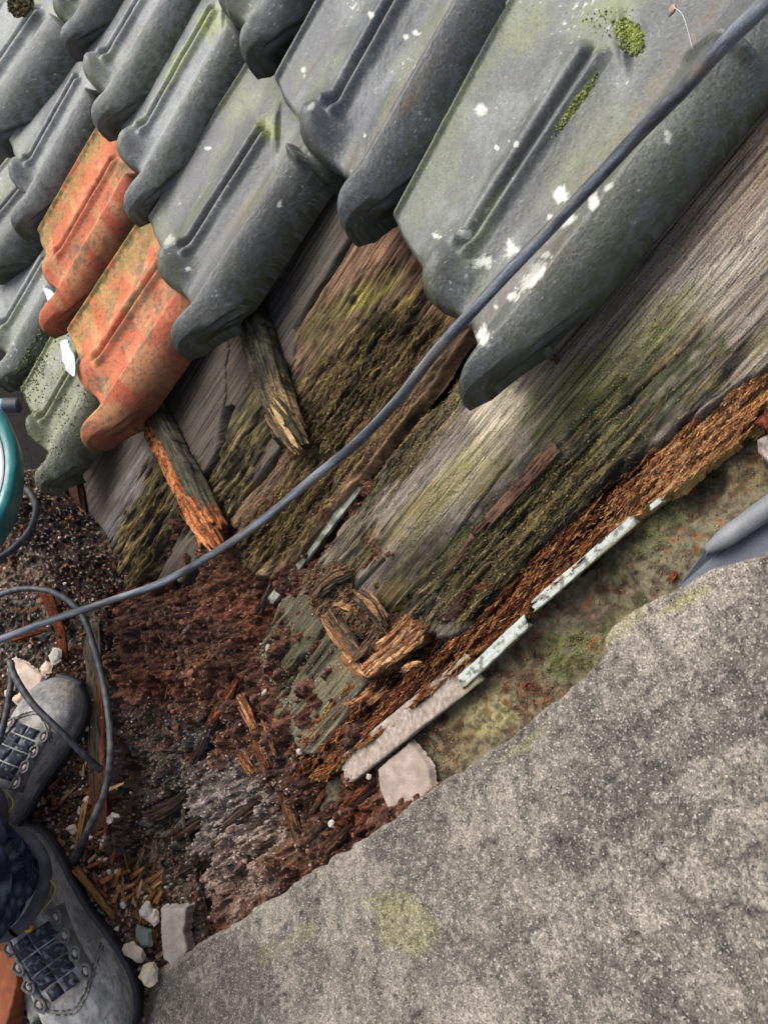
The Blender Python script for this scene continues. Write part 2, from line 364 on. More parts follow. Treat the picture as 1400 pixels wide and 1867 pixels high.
tile((497, 150), (702, 424), (690, -200), 'dark', label= 'dark grey pan tile at top centre with a brown streak beside its ribs', seed=2, marks=marksC, dens=1.1)
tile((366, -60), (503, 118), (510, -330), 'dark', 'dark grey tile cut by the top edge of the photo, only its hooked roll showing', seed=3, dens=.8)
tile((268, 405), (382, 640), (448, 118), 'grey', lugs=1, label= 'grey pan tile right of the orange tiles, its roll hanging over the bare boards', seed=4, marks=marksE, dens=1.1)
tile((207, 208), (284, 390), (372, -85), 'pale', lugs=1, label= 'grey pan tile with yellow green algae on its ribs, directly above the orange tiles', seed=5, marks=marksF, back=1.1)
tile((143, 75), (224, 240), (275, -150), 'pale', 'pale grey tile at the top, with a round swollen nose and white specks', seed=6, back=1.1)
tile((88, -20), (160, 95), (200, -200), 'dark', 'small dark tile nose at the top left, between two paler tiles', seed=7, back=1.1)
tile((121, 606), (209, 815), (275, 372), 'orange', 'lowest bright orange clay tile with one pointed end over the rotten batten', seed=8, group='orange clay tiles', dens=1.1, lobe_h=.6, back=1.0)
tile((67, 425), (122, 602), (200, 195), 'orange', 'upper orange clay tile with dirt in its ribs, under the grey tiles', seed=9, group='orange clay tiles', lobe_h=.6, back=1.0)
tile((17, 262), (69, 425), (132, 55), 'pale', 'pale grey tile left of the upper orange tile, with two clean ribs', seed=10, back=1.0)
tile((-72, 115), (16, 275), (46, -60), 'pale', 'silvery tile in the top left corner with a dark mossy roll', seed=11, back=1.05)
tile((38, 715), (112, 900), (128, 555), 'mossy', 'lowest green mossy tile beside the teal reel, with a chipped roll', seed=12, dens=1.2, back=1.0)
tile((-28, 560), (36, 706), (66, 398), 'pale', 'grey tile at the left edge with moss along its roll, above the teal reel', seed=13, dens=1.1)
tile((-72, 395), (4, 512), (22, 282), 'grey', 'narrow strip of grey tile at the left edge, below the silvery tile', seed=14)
tile((-150, 250), (-52, 340), (-60, 110), 'grey', 'grey tile mostly outside the left edge', seed=15) if False else None
# ------------------------------------------------------------------ boards under the tiles
def wood_h(rotf, seed=0, amp=.007, cracks=()):
    def f(S, T, px, py, sd):
        r = rotf(px, py, S, T)
        g = (fbm(S*7, T*260, 3, seed)-.5)*.0014
        a = rid(S*9+fbm(S*5, T*30, 3, seed+4)*1.5, T*75, 4, seed+1)
        b = fbm(S*26, T*190, 4, seed+2)
        d = fbm(S*110, T*280, 3, seed+3)
        h = g + r*((a-.55)*amp + (b-.6)*amp*1.2 + (d-.5)*amp*.45)
        for (pts, wdt, dep) in cracks:
            q = dline(px+(fbm(S*20, T*20, 3, 7)-.5)*10, py, pts); h = h - dep*np.exp(-(q/wdt)**2)
        return h
    return f
def bl(*a):
    return lambda px, py: blob(px, py, *a, nz=fbm(px*.015, py*.015, 4, 77))
def rotmap(base, blobs):
    def f(px, py, S, T):
        nz = fbm(px*.014, py*.014, 4, 77)*.6+fbm(S*12, T*80, 3, 78)*.4
        r = np.full(px.shape, base)
        for (cx, cy, rx, ry, ang, k) in blobs:
            g = blob(px, py, cx, cy, rx, ry, ang, nz); r = r*(1-g) + g*k
        return r
    return f
def wood_col(base, layers, rotf, rc, seed=0, streak=.45, dark=C(36, 30, 26), hk=1.0):
    def f(S, T, px, py, sd, h):
        c = spectral(px, py, base, [])
        gr = fbm(S*6, T*330, 3, seed+50); g2 = fbm(S*11, T*90, 3, seed+51)
        n2 = fbm(S*60, T*130, 3, seed+53)
        nz = fbm(px*.02, py*.02, 4, 5)*.45 + g2*.55
        for (cc, cx, cy, rx, ry, ang, k) in layers:
            c = mix(c, np.asarray(cc), blob(px, py, cx, cy, rx, ry, ang, nz)*k*(.55+.45*ss(.3, .6, n2)))
        c = c*(1+(gr-.5)*2*streak)[..., None]
        r = rotf(px, py, S, T)
        rcol = mix(np.asarray(rc[0])+0*c, np.asarray(rc[1]), ss(.35, .65, n2)); rcol = mix(rcol, np.asarray(rc[2]), ss(.55, .7, fbm(S*30, T*60, 3, seed+56))*.8)
        c = mix(c, rcol, r*ss(.25, .6, g2*.5+n2*.5)*.85)
        s1 = fbm(S*13+fbm(S*6, T*14, 2, seed+60)*2, T*210, 4, seed+61); s2 = fbm(S*10, T*150, 4, seed+62); s3 = fbm(S*7, T*380, 3, seed+63)
        c = mix(c, C(190, 160, 106), ss(.54, .64, s1)*r*.65); c = mix(c, C(28, 24, 20), ss(.50, .60, s2)*(r*.85+.08)); c = mix(c, c*.45, ss(.56, .64, s3)*(.35+.4*r))
        c = mix(c, dark, np.clip(-h/.004, 0, 1)*.75*hk)                  # darker where the grain dips below the surface
        c = mix(c, C(176, 160, 96), ss(.6, .72, fbm(S*40, T*280, 3, seed+58))*r*.45)
        return np.clip(c, .004, .9)
    return f
# big valley timber
ANG = -48
rot1 = rotmap(.1, [(820, 860, 280, 60, ANG, .12), (1080, 850, 190, 75, -45, .8), (960, 960, 200, 70, -50, .85), (760, 800, 210, 38, -50, .9), (880, 700, 40, 25, -50, .7), (640, 1010, 120, 40, -50, .75),
                   (880, 1040, 90, 60, -45, 1.0), (1300, 680, 110, 35, -45, .6), (1230, 620, 90, 40, -45, .5), (760, 1080, 60, 40, -45, .6), (860, 870, 140, 24, ANG, .08), (790, 1110, 130, 50, -15, 1.0), (870, 1085, 70, 40, -30, 1.2), (1250, 450, 200, 100, -48, .02)])
lay1 = [(C(196, 186, 170), 1290, 500, 260, 90, -50, .55), (C(158, 136, 118), 1330, 330, 180, 90, -50, .8), (C(112, 96, 84), 1250, 440, 240, 22, -50, .7), (C(122, 122, 74), 1130, 680, 240, 70, -44, .85), (C(112, 116, 64), 1030, 720, 110, 50, -46, .75),
        (C(66, 72, 46), 1200, 720, 200, 60, -43, .95), (C(58, 62, 46), 1060, 830, 260, 85, -45, .95), (C(190, 180, 142), 850, 850, 190, 32, -52, .85), (C(216, 202, 176), 900, 740, 70, 44, -50, .9), (C(140, 130, 78), 790, 920, 120, 26, -52, .6),
        (C(70, 74, 44), 770, 1030, 120, 60, -48, .75), (C(50, 46, 36), 880, 1000, 230, 90, -46, .98), (C(56, 50, 40), 740, 1060, 120, 60, -40, .8), (C(150, 134, 74), 735, 950, 80, 20, -50, .6), (C(160, 150, 110), 1380, 620, 60, 30, -45, .7), (C(120, 112, 60), 900, 860, 90, 18, -50, .6), (C(84, 92, 50), 820, 1010, 60, 22, -50, .7),
        (C(132, 112, 62), 690, 1100, 60, 30, -40, .6), (C(52, 40, 34), 760, 800, 150, 22, -50, .7)]
cr1 = [([(1212, 668), (1130, 745), (1050, 825), (1020, 850)], 2.5, .006), ([(1290, 660), (1150, 790), (1090, 850)], 1.6, .003), ([(1140, 690), (1030, 800), (980, 850)], 1.8, .004), ([(1000, 880), (900, 1000), (850, 1050)], 3, .007),
       ([(930, 840), (850, 950), (800, 1020)], 2, .004), ([(1180, 870), (1050, 960), (980, 1040)], 2.5, .004), ([(860, 1010), (800, 1080)], 3, .006), ([(700, 1020), (640, 1080)], 3.5, .007), ([(830, 680), (700, 850), (600, 960)], 3, .006), ([(1330, 700), (1230, 780)], 2, .004),
       ([(1310, 430), (1240, 500)], 1.2, .0015), ([(1400, 480), (1200, 600)], 1.2, .001)]
polyP1 = [(1520, 60), (1520, 575), (1400, 668), (1284, 742), (1178, 822), (1098, 885), (1036, 950), (968, 995), (925, 1055), (880, 1105), (850, 1150), (790, 1165), (740, 1150), (700, 1125), (640, 1115), (585, 1065), (570, 1045), (655, 905), (760, 770), (860, 655), (1000, 470), (1330, 0)]
o = patch('timber_plank', ROOF, polyP1, .0012, DECK, .022, wood_h(rot1, 11, .008, cr1), wood_col(C(148, 136, 124), lay1, rot1, (C(54, 50, 40), C(94, 88, 66), C(44, 36, 30)), 11), M_WOOD, edge=.005, nzamp=14, nzs=(16, 110), seed=1)
tag(o, 'wide weathered valley board, silver grey above and green with rot along its lower edge', 'board')
# rotten edge layer of the timber (orange brown fibre)
polyP2 = [(1520, 585), (1400, 668), (1300, 735), (1190, 812), (1095, 880), (1000, 965), (930, 1010), (850, 1085), (770, 1150), (700, 1200), (620, 1260), (560, 1330), (540, 1410), (600, 1425), (640, 1378), (720, 1320), (850, 1215), (972, 1114), (1098, 996), (1190, 922), (1300, 842), (1408, 756), (1530, 660)]
CAV = [(960, 1010, 120, 20, -46), (865, 1090, 80, 28, -35), (1010, 970, 90, 10, -44), (1150, 870, 70, 9, -42), (780, 1180, 90, 26, -38), (690, 1260, 80, 20, -42), (1090, 925, 60, 9, -45), (620, 1320, 60, 16, -50)]
def h2(S, T, px, py, sd):
    a = rid(S*10, T*90, 4, 31); b = fbm(S*70, T*240, 4, 32); d = fbm(S*250, T*350, 3, 33)
    trough = bump1(sd, 16, 22)
    cav = 0
    for q in CAV: cav = np.maximum(cav, blob(px, py, *q, nz=a))
    return (a-.6)*.011 + (b-.5)*.010 + (d-.5)*.006 - .004*trough - .014*cav + .006*(1-ss(0, 12, sd))
def c2(S, T, px, py, sd, h):
    n = fbm(S*25, T*110, 4, 41); n2 = fbm(S*90, T*200, 3, 42)
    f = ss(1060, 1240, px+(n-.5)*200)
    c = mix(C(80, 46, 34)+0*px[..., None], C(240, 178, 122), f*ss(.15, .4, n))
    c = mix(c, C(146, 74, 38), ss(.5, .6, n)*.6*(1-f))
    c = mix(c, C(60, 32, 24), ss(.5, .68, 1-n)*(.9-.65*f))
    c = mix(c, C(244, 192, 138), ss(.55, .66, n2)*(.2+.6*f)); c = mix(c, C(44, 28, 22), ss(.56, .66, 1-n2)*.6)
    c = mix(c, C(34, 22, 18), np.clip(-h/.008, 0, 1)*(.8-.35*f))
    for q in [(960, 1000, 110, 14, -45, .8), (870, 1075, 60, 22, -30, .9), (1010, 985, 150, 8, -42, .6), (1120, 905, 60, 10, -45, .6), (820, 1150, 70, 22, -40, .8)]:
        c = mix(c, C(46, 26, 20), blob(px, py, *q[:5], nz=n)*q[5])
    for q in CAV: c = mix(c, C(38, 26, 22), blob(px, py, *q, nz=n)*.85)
    c = mix(c, C(168, 150, 84), bump1(sd, 2, 4)*ss(.45, .6, n2)*.7)
    return c
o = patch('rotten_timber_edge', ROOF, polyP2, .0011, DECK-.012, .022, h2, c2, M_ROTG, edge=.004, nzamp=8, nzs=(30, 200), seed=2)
tag(o, 'rotten orange brown edge of the valley timber, crumbling in fibres above the white strip', 'rotten timber')
# boards left of the timber
rotB = rotmap(.35, [(660, 450, 130, 60, -58, .02), (700, 430, 60, 60, 0, .0), (650, 560, 120, 45, -55, .35), (700, 660, 150, 90, -50, 1), (600, 760, 110, 80, -50, 1), (560, 900, 130, 60, -48, 1.0), (500, 980, 100, 60, -40, 1)])
layB = [(C(168, 128, 100), 680, 440, 120, 60, -58, .85), (C(84, 60, 48), 735, 460, 70, 26, -58, .6), (C(180, 172, 76), 655, 540, 100, 26, -30, .85), (C(176, 160, 70), 720, 580, 70, 22, -50, .75), (C(60, 66, 34), 590, 590, 60, 40, -50, .8),
        (C(88, 78, 46), 620, 660, 140, 60, -50, .8), (C(150, 132, 70), 780, 620, 60, 30, -50, .7), (C(56, 44, 34), 700, 700, 110, 60, -45, .8), (C(120, 84, 50), 690, 790, 110, 26, -48, .6), (C(74, 76, 46), 520, 960, 90, 50, -50, .8), (C(64, 62, 38), 580, 800, 80, 40, -50, .7)]
crB = [([(790, 500), (700, 640), (620, 780)], 3, .006), ([(720, 470), (660, 580), (600, 680)], 2, .003), ([(760, 660), (680, 780), (560, 900)], 3, .007), ([(600, 640), (560, 740)], 2, .004), ([(690, 400), (640, 480)], 1.2, .002), ([(712, 410), (655, 500)], 1.2, .002), ([(735, 430), (680, 520)], 1.2, .002), ([(755, 450), (700, 540)], 1.4, .003)]
polyB = [(960, 200), (850, 610), (758, 745), (655, 868), (600, 935), (550, 1010), (490, 1060), (440, 1040), (425, 985), (415, 945), (470, 880), (530, 800), (520, 640), (640, 440), (760, 200)]
def cB(S, T, px, py, sd, h, base=wood_col(C(150, 118, 94), layB, rotB, (C(78, 60, 44), C(118, 100, 62), C(54, 40, 32)), 21)):
    c = base(S, T, px, py, sd, h)
    k = blob(px, py, 700, 450, 100, 90, -58); st = ss(.5, .62, vn(T*210+fbm(S*4, T*20, 3, 3)*2.5, S*1.2, 6))
    c = mix(c, C(74, 50, 42), st*k*.75)
    kn = np.sqrt(((px-644)/9)**2+((py-547)/12)**2); return mix(c, C(50, 44, 30), (1-ss(.6, 1.1, kn))*.9)
o = patch('roof_board', ROOF, polyB, .0012, DECK-.004, .022, wood_h(rotB, 21, .012, crB), cB, M_WOOD, edge=.005, nzamp=8, nzs=(14, 110), seed=3)
tag(o, 'roof board between two hanging tiles, brown striped grain above and deeply rotted below', 'board')
rotA = rotmap(.02, [(470, 760, 110, 50, -50, .55), (420, 850, 90, 60, -55, .9), (500, 720, 50, 60, 0, .6), (400, 930, 90, 70, -50, 1)])
layA = [(C(116, 106, 96), 540, 520, 140, 50, -58, .9), (C(84, 80, 80), 500, 560, 60, 40, -50, .7), (C(140, 116, 88), 590, 570, 60, 25, -58, .7), (C(92, 80, 70), 420, 680, 90, 60, -50, .7), (C(118, 116, 66), 470, 740, 70, 30, -50, .75),
        (C(52, 54, 36), 440, 800, 80, 45, -50, .85), (C(120, 108, 56), 460, 830, 70, 16, -52, .7), (C(140, 104, 66), 400, 880, 60, 14, -55, .6)]
crA = [([(500, 790), (400, 930)], 3, .006), ([(470, 760), (380, 890)], 2.5, .005), ([(620, 520), (540, 640)], 1.2, .0015)]
polyA = [(760, 190), (632, 442), (522, 622), (524, 800), (462, 880), (405, 948), (372, 992), (330, 1062), (290, 1062), (345, 945), (385, 850), (440, 755), (518, 618), (625, 440), (690, 190)]
polyA = [(760, 190), (632, 442), (540, 600), (540, 780), (462, 880), (405, 950), (365, 1010), (330, 1062), (285, 1060), (345, 930), (400, 835), (420, 740), (300, 800), (240, 720), (420, 480), (600, 190)]
o = patch('roof_board', ROOF, polyA, .0013, DECK-.002, .022, wood_h(rotA, 24, .010, crA), wood_col(C(102, 93, 84), layA, rotA, (C(84, 70, 48), C(128, 112, 64), C(62, 44, 34)), 24, .3), M_WOOD, edge=.004, nzamp=5, nzs=(14, 110), seed=4)
tag(o, 'smooth purplish grey roof board behind the upper batten, rotten towards its lower end', 'board')
rotD = rotmap(.03, [(310, 880, 60, 60, 0, .75), (270, 960, 110, 55, -55, .95), (230, 1040, 90, 50, -30, 1)])
layD = [(C(94, 82, 78), 190, 890, 60, 60, 0, .8), (C(146, 136, 134), 235, 900, 130, 24, -62, .95), (C(120, 118, 120), 215, 960, 60, 22, -60, .8), (C(168, 152, 96), 250, 930, 110, 9, -62, .8), (C(132, 140, 66), 165, 1030, 50, 22, -70, .8), (C(150, 116, 66), 270, 940, 60, 30, -50, .7), (C(92, 74, 44), 270, 1010, 70, 40, -50, .8)]
polyD = [(420, 560), (410, 740), (395, 830), (340, 925), (300, 985), (268, 1050), (215, 1090), (150, 1085), (120, 1000), (135, 900), (120, 830), (90, 760), (200, 560)]
o = patch('roof_board', ROOF, polyD, .0013, DECK+.002, .022, wood_h(rotD, 27, .010, [([(300, 990), (225, 1080)], 3, .005)]), wood_col(C(98, 88, 80), layD, rotD, (C(92, 72, 42), C(132, 108, 60), C(66, 44, 32)), 27, .25), M_WOOD, edge=.005, nzamp=5, nzs=(14, 90), seed=5)
tag(o, 'grey roof board under the lowest orange tile with a pale streak and rotten foot', 'board')
# lower board stump, below the broken layer
rotQ = rotmap(.12, [(520, 1240, 70, 14, -55, .9), (470, 1170, 60, 50, -50, .85), (600, 1190, 60, 20, -50, .3), (580, 1320, 50, 50, -50, .35)])
layQ = [(C(92, 88, 68), 560, 1170, 110, 60, -50, .8), (C(128, 122, 92), 600, 1250, 120, 24, -52, .75), (C(148, 118, 74), 635, 1200, 40, 18, -60, .7), (C(70, 72, 54), 500, 1180, 60, 50, -40, .7), (C(140, 134, 112), 555, 1320, 60, 24, -55, .6)]
polyQ = [(640, 1060), (560, 1060), (505, 1100), (480, 1150), (470, 1200), (500, 1260), (520, 1330), (545, 1375), (580, 1380), (620, 1320), (660, 1260), (720, 1190), (720, 1100)]
o = patch('board_stump', ROOF, polyQ, .0012, DECK-.010, .02, wood_h(rotQ, 29, .009, [([(590, 1150), (525, 1250), (515, 1270)], 4, .009), ([(612, 1160), (560, 1230)], 2.5, .005)]), wood_col(C(118, 110, 92), layQ, rotQ, (C(70, 60, 46), C(104, 94, 70), C(52, 40, 32)), 29, .3), M_WOOD, edge=.006, nzamp=6, nzs=(20, 90), seed=6)
tag(o, 'short greenish grey board stump below the torn wood, ending in the crumbled rot', 'board')
# torn fibrous chunk
def hc(S, T, px, py, sd): return (fbm(S*40, T*90, 4, 61)-.45)*.022 + (fbm(S*220, T*260, 3, 62)-.5)*.008 + (rid(S*20, T*110, 3, 63)-.5)*.006
def cc_(S, T, px, py, sd, h):
    n = fbm(S*40, T*90, 4, 64); n2 = fbm(S*160, T*200, 3, 65)
    c = mix(C(86, 78, 66)+0*px[..., None], C(118, 96, 74), ss(.4, .6, n)); c = mix(c, C(52, 46, 40), ss(.5, .65, n2)*.7)
    e = np.maximum(blob(px, py, 735, 1165, 50, 34, -45, n), blob(px, py, 630, 1200, 40, 18, 40, n)); e = np.maximum(e, blob(px, py, 670, 1225, 50, 12, -10, n)*.9)
    c = mix(c, mix(C(190, 128, 76)+0*c, C(222, 168, 116), n2), e*.85)
    c = mix(c, C(40, 28, 22), np.clip(-h/.006, 0, 1)*.7)
    return c
polyK = [(545, 1050), (600, 1015), (645, 1035), (650, 1080), (690, 1120), (745, 1120), (785, 1140), (750, 1180), (715, 1215), (675, 1238), (640, 1215), (610, 1165), (585, 1130), (560, 1095)]
o = patch('torn_wood_layer', ROOF, polyK, .0011, DECK+.002, .020, hc, cc_, M_ROT, edge=.006, nzamp=8, nzs=(90, 140), seed=7)
tag(o, 'torn layer of fibrous wood with a splintered tan end, lying on the lower board', 'wood chunk')

# ------------------------------------------------------------------ rot debris, mortar, gutter ground
polyH = [(60, 870), (200, 780), (330, 780), (430, 850), (520, 760), (660, 860), (760, 900), (760, 1100), (700, 1250), (640, 1400), (720, 1440), (900, 1400), (900, 1600), (500, 1950), (330, 1900), (240, 1700), (208, 1590), (203, 1400), (198, 1200), (170, 1120), (60, 1080)]
def hh(S, T, px, py, sd):
    n = fbm(S*14, T*14, 4, 71); b = fbm(S*60, T*70, 4, 72); d = fbm(S*240, T*240, 3, 73)
    h = .032*blob(px, py, 225, 1320, 75, 300, 0) + .014*blob(px, py, 320, 1200, 160, 130, 0) + (n-.5)*.055 + (b-.5)*.036 + (d-.5)*.013 + (rid(S*45, T*60, 3, 74)-.6)*.006
    h += (ss(.45, .6, fbm(S*24, T*34, 4, 79))-.5)*.016; h += .015*blob(px, py, 330, 1180, 130, 90, 0) + .010*blob(px, py, 420, 1500, 110, 80, -30) + .014*blob(px, py, 500, 1570, 60, 30, -40)
    h -= .02*blob(px, py, 240, 1390, 20, 10, 0) + .02*blob(px, py, 470, 1440, 60, 8, -35) + .022*blob(px, py, 590, 1440, 16, 60, 25)
    for q in [(430, 1250, 50, 5, -55), (400, 1290, 60, 5, -50), (300, 1460, 70, 5, -32), (340, 1500, 60, 4, -38), (500, 1480, 70, 5, -38), (455, 1535, 60, 5, -40)]:
        h -= .012*blob(px, py, *q)
    lam = blob(px, py, 420, 1490, 150, 90, -38); h += lam*(rid(S*16, T*60, 3, 75)-.5)*.014
    return h
def chh(S, T, px, py, sd, h):
    n = fbm(S*30, T*30, 4, 81); n2 = fbm(S*120, T*120, 3, 82); sp = vn(S*420, T*420, 83)
    c = mix(C(104, 74, 60)+0*px[..., None], C(134, 94, 74), ss(.4, .6, n))
    def L(colr, cx, cy, rx, ry, ang, k):
        nonlocal c; c = mix(c, np.asarray(colr), blob(px, py, cx, cy, rx, ry, ang, n)*k)
    L(C(112, 82, 68), 330, 1150, 150, 80, 0, .8); L(C(128, 70, 48), 430, 1110, 60, 30, 0, .5); L(C(128, 64, 46), 330, 1240, 60, 40, 0, .45)
    L(C(92, 82, 76), 300, 1330, 120, 60, 0, .7); L(C(108, 102, 98), 330, 1480, 170, 160, 0, .9); L(C(178, 164, 154), 430, 1500, 90, 90, 0, .8)
    L(C(196, 168, 150), 430, 1600, 120, 80, -30, .85); L(C(120, 70, 52), 380, 1680, 60, 40, -30, .5); L(C(64, 64, 42), 490, 960, 80, 50, -20, .8)
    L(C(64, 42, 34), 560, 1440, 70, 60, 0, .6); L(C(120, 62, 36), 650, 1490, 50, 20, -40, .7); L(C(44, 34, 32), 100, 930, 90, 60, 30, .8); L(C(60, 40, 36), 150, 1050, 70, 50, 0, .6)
    L(C(120, 68, 44), 470, 1130, 30, 60, 0, .5); L(C(150, 86, 52), 230, 1090, 40, 14, 0, .5)
    c = mix(c, c*.4, ss(.46, .62, n2)*.85); c = mix(c, c*1.5, ss(.58, .7, fbm(S*90, T*90, 3, 88))*.8)
    c = mix(c, C(170, 152, 140), ss(.86, .93, sp)*.4); c = mix(c, C(150, 78, 46), ss(.85, .9, vn(S*260, T*260, 84))*.5)
    return c
HEAP = patch('rotten_wood_debris', ROOF, polyH, .0014, DECK-.022, .04, hh, chh, M_ROT, edge=.012, nzamp=8, nzs=(30, 30), seed=8)
tag(HEAP, 'dark red brown mass of crumbled rotten wood between the boards and the slab', 'wood debris', kind='stuff')
polyM = [(1600, 500), (1400, 700), (1180, 870), (960, 1080), (850, 1180), (600, 1380), (560, 1480), (700, 1560), (1100, 1400), (1600, 1200)]
def hm(S, T, px, py, sd): return (fbm(S*12, T*16, 4, 91)-.5)*.03 + (fbm(S*70, T*90, 4, 92)-.5)*.010 + (fbm(S*260, T*260, 3, 93)-.5)*.004 - .012*blob(px, py, 1280, 890, 40, 60, 30)
def cm(S, T, px, py, sd, h):
    n = fbm(S*26, T*26, 4, 95); n2 = fbm(S*110, T*110, 3, 96); c = mix(C(108, 102, 82)+0*px[..., None], C(132, 122, 98), ss(.4, .6, n))
    def L(colr, cx, cy, rx, ry, ang, k):
        nonlocal c; c = mix(c, np.asarray(colr), blob(px, py, cx, cy, rx, ry, ang, (n-.5)*1.6+.5)*k*ss(.2, .55, n2))
    L(C(78, 70, 50), 1120, 1040, 140, 60, -40, .8); L(C(104, 112, 66), 1210, 960, 110, 50, -50, .75); L(C(106, 110, 64), 1040, 1190, 70, 50, -30, .8); L(C(168, 160, 112), 890, 1300, 76, 50, -20, .95)
    L(C(140, 142, 118), 1290, 860, 90, 40, -50, .6); L(C(166, 142, 104), 1360, 850, 50, 60, 0, .6); L(C(88, 62, 42), 960, 1240, 70, 24, 20, .7); L(C(120, 100, 70), 840, 1350, 50, 40, 0, .7); L(C(76, 56, 40), 800, 1340, 40, 60, 0, .7); L(C(96, 96, 60), 1130, 1130, 80, 40, -30, .6)
    c = mix(c, C(60, 48, 36), ss(.5, .66, n2)*.6); c = mix(c, C(42, 32, 24), np.clip(-h/.016, 0, 1)*.5)
    return mix(c, C(150, 84, 50), ss(.84, .9, vn(S*160, T*160, 97))*ss(.4, .6, n)*.6)
o = patch('mortar_bed', ROOF, polyM, .0016, DECK-.045, .03, hm, cm, M_MORTAR, edge=.02, nzamp=4, seed=9)
tag(o, 'mossy mortar bed between the rotten timber and the concrete slab', kind='structure')
# gutter ground
polyG = [(-300, 850), (60, 850), (230, 1000), (330, 1100), (330, 1500), (450, 2000), (-300, 2100)]
def hg(S, T, px, py, sd):
    h = (fbm(S*25, T*25, 4, 101)-.5)*.016 + (fbm(S*120, T*120, 3, 102)-.5)*.010
    v = fbm(S*170, T*170, 2, 103); return h + ss(.55, .7, v)*.005 - .07*ss(192, 235, px)*(1-ss(1590, 1640, py))*ss(1060, 1100, py)
def cg(S, T, px, py, sd, h):
    n = fbm(S*30, T*30, 4, 105); n2 = fbm(S*150, T*150, 3, 106); sp = vn(S*300, T*300, 107)
    c = mix(C(98, 78, 66)+0*px[..., None], C(140, 122, 106), ss(.4, .62, n))
    def L(colr, cx, cy, rx, ry, ang, k):
        nonlocal c; c = mix(c, np.asarray(colr), blob(px, py, cx, cy, rx, ry, ang, n)*k)
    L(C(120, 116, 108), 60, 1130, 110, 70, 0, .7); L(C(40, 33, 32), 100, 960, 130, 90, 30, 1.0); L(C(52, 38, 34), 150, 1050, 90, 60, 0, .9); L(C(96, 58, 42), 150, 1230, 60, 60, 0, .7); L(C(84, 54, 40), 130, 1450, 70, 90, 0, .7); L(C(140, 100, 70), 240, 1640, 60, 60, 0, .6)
    L(C(112, 84, 62), 100, 1220, 30, 20, 0, .6); L(C(90, 84, 76), 50, 1830, 60, 50, 0, .7)
    c = mix(c, C(44, 32, 28), ss(.48, .64, n2)*.8); c = mix(c, C(206, 190, 172), ss(.80, .87, sp)*.7); return mix(c, C(168, 96, 56), ss(.84, .9, vn(S*190, T*190, 108))*.6)
GR = patch('ground', FLOOR, polyG, .0015, 0, .02, hg, cg, M_ROT, edge=.03, nzamp=3, seed=10)
tag(GR, 'gutter floor of brown dirt and pale rubble crumbs', kind='structure')
# wide ground sheet far below, so the place goes on beyond the frame
q = 60.0
o = build('terrain', [(-q, -q, -3.0), (q, -q, -3.0), (q, q, -3.0), (-q, q, -3.0)], [(0, 1, 2, 3)], material('far_ground', .95, .2, (3, 3, 3), .3, 20, color=tuple(C(120, 118, 104))), origin=(0, 0, -3))
tag(o, 'grey green ground far below the roof', kind='structure')
# dark underlay below boards and tiles
def plate(name, plane, poly, lift, thick, mat, label, cat=None, kind=None, colr=None):
    P = np.array(poly, float); a = plane.hit(P[:, 0], P[:, 1], lift); b = a-plane.n*thick; n = len(P); V = np.vstack([a, b])
    me = bpy.data.meshes.new(name); org = V.mean(0)
    me.from_pydata([tuple(v-org) for v in V], [], [tuple(range(n))[::-1], tuple(range(n, 2*n))]+[(i, (i+1) % n, n+(i+1) % n, n+i) for i in range(n)])
    if colr is not None:
        at = me.color_attributes.new('Col', 'FLOAT_COLOR', 'POINT'); at.data.foreach_set('color', np.tile(np.append(colr, 1), 2*n))
    me.update(); o = bpy.data.objects.new(name, me); COL.objects.link(o); o.location = tuple(org); me.materials.append(mat)
    return tag(o, label, cat, kind=kind)
plate('roof_underlay', ROOF, [(-260, -250), (1500, -900), (1700, 700), (900, 1500), (450, 1800), (200, 1200), (-100, 1000), (-300, 600)], DECK-.085, .01, M_ROT, 'dark underlay below the roof boards', kind='structure', colr=C(40, 36, 34))

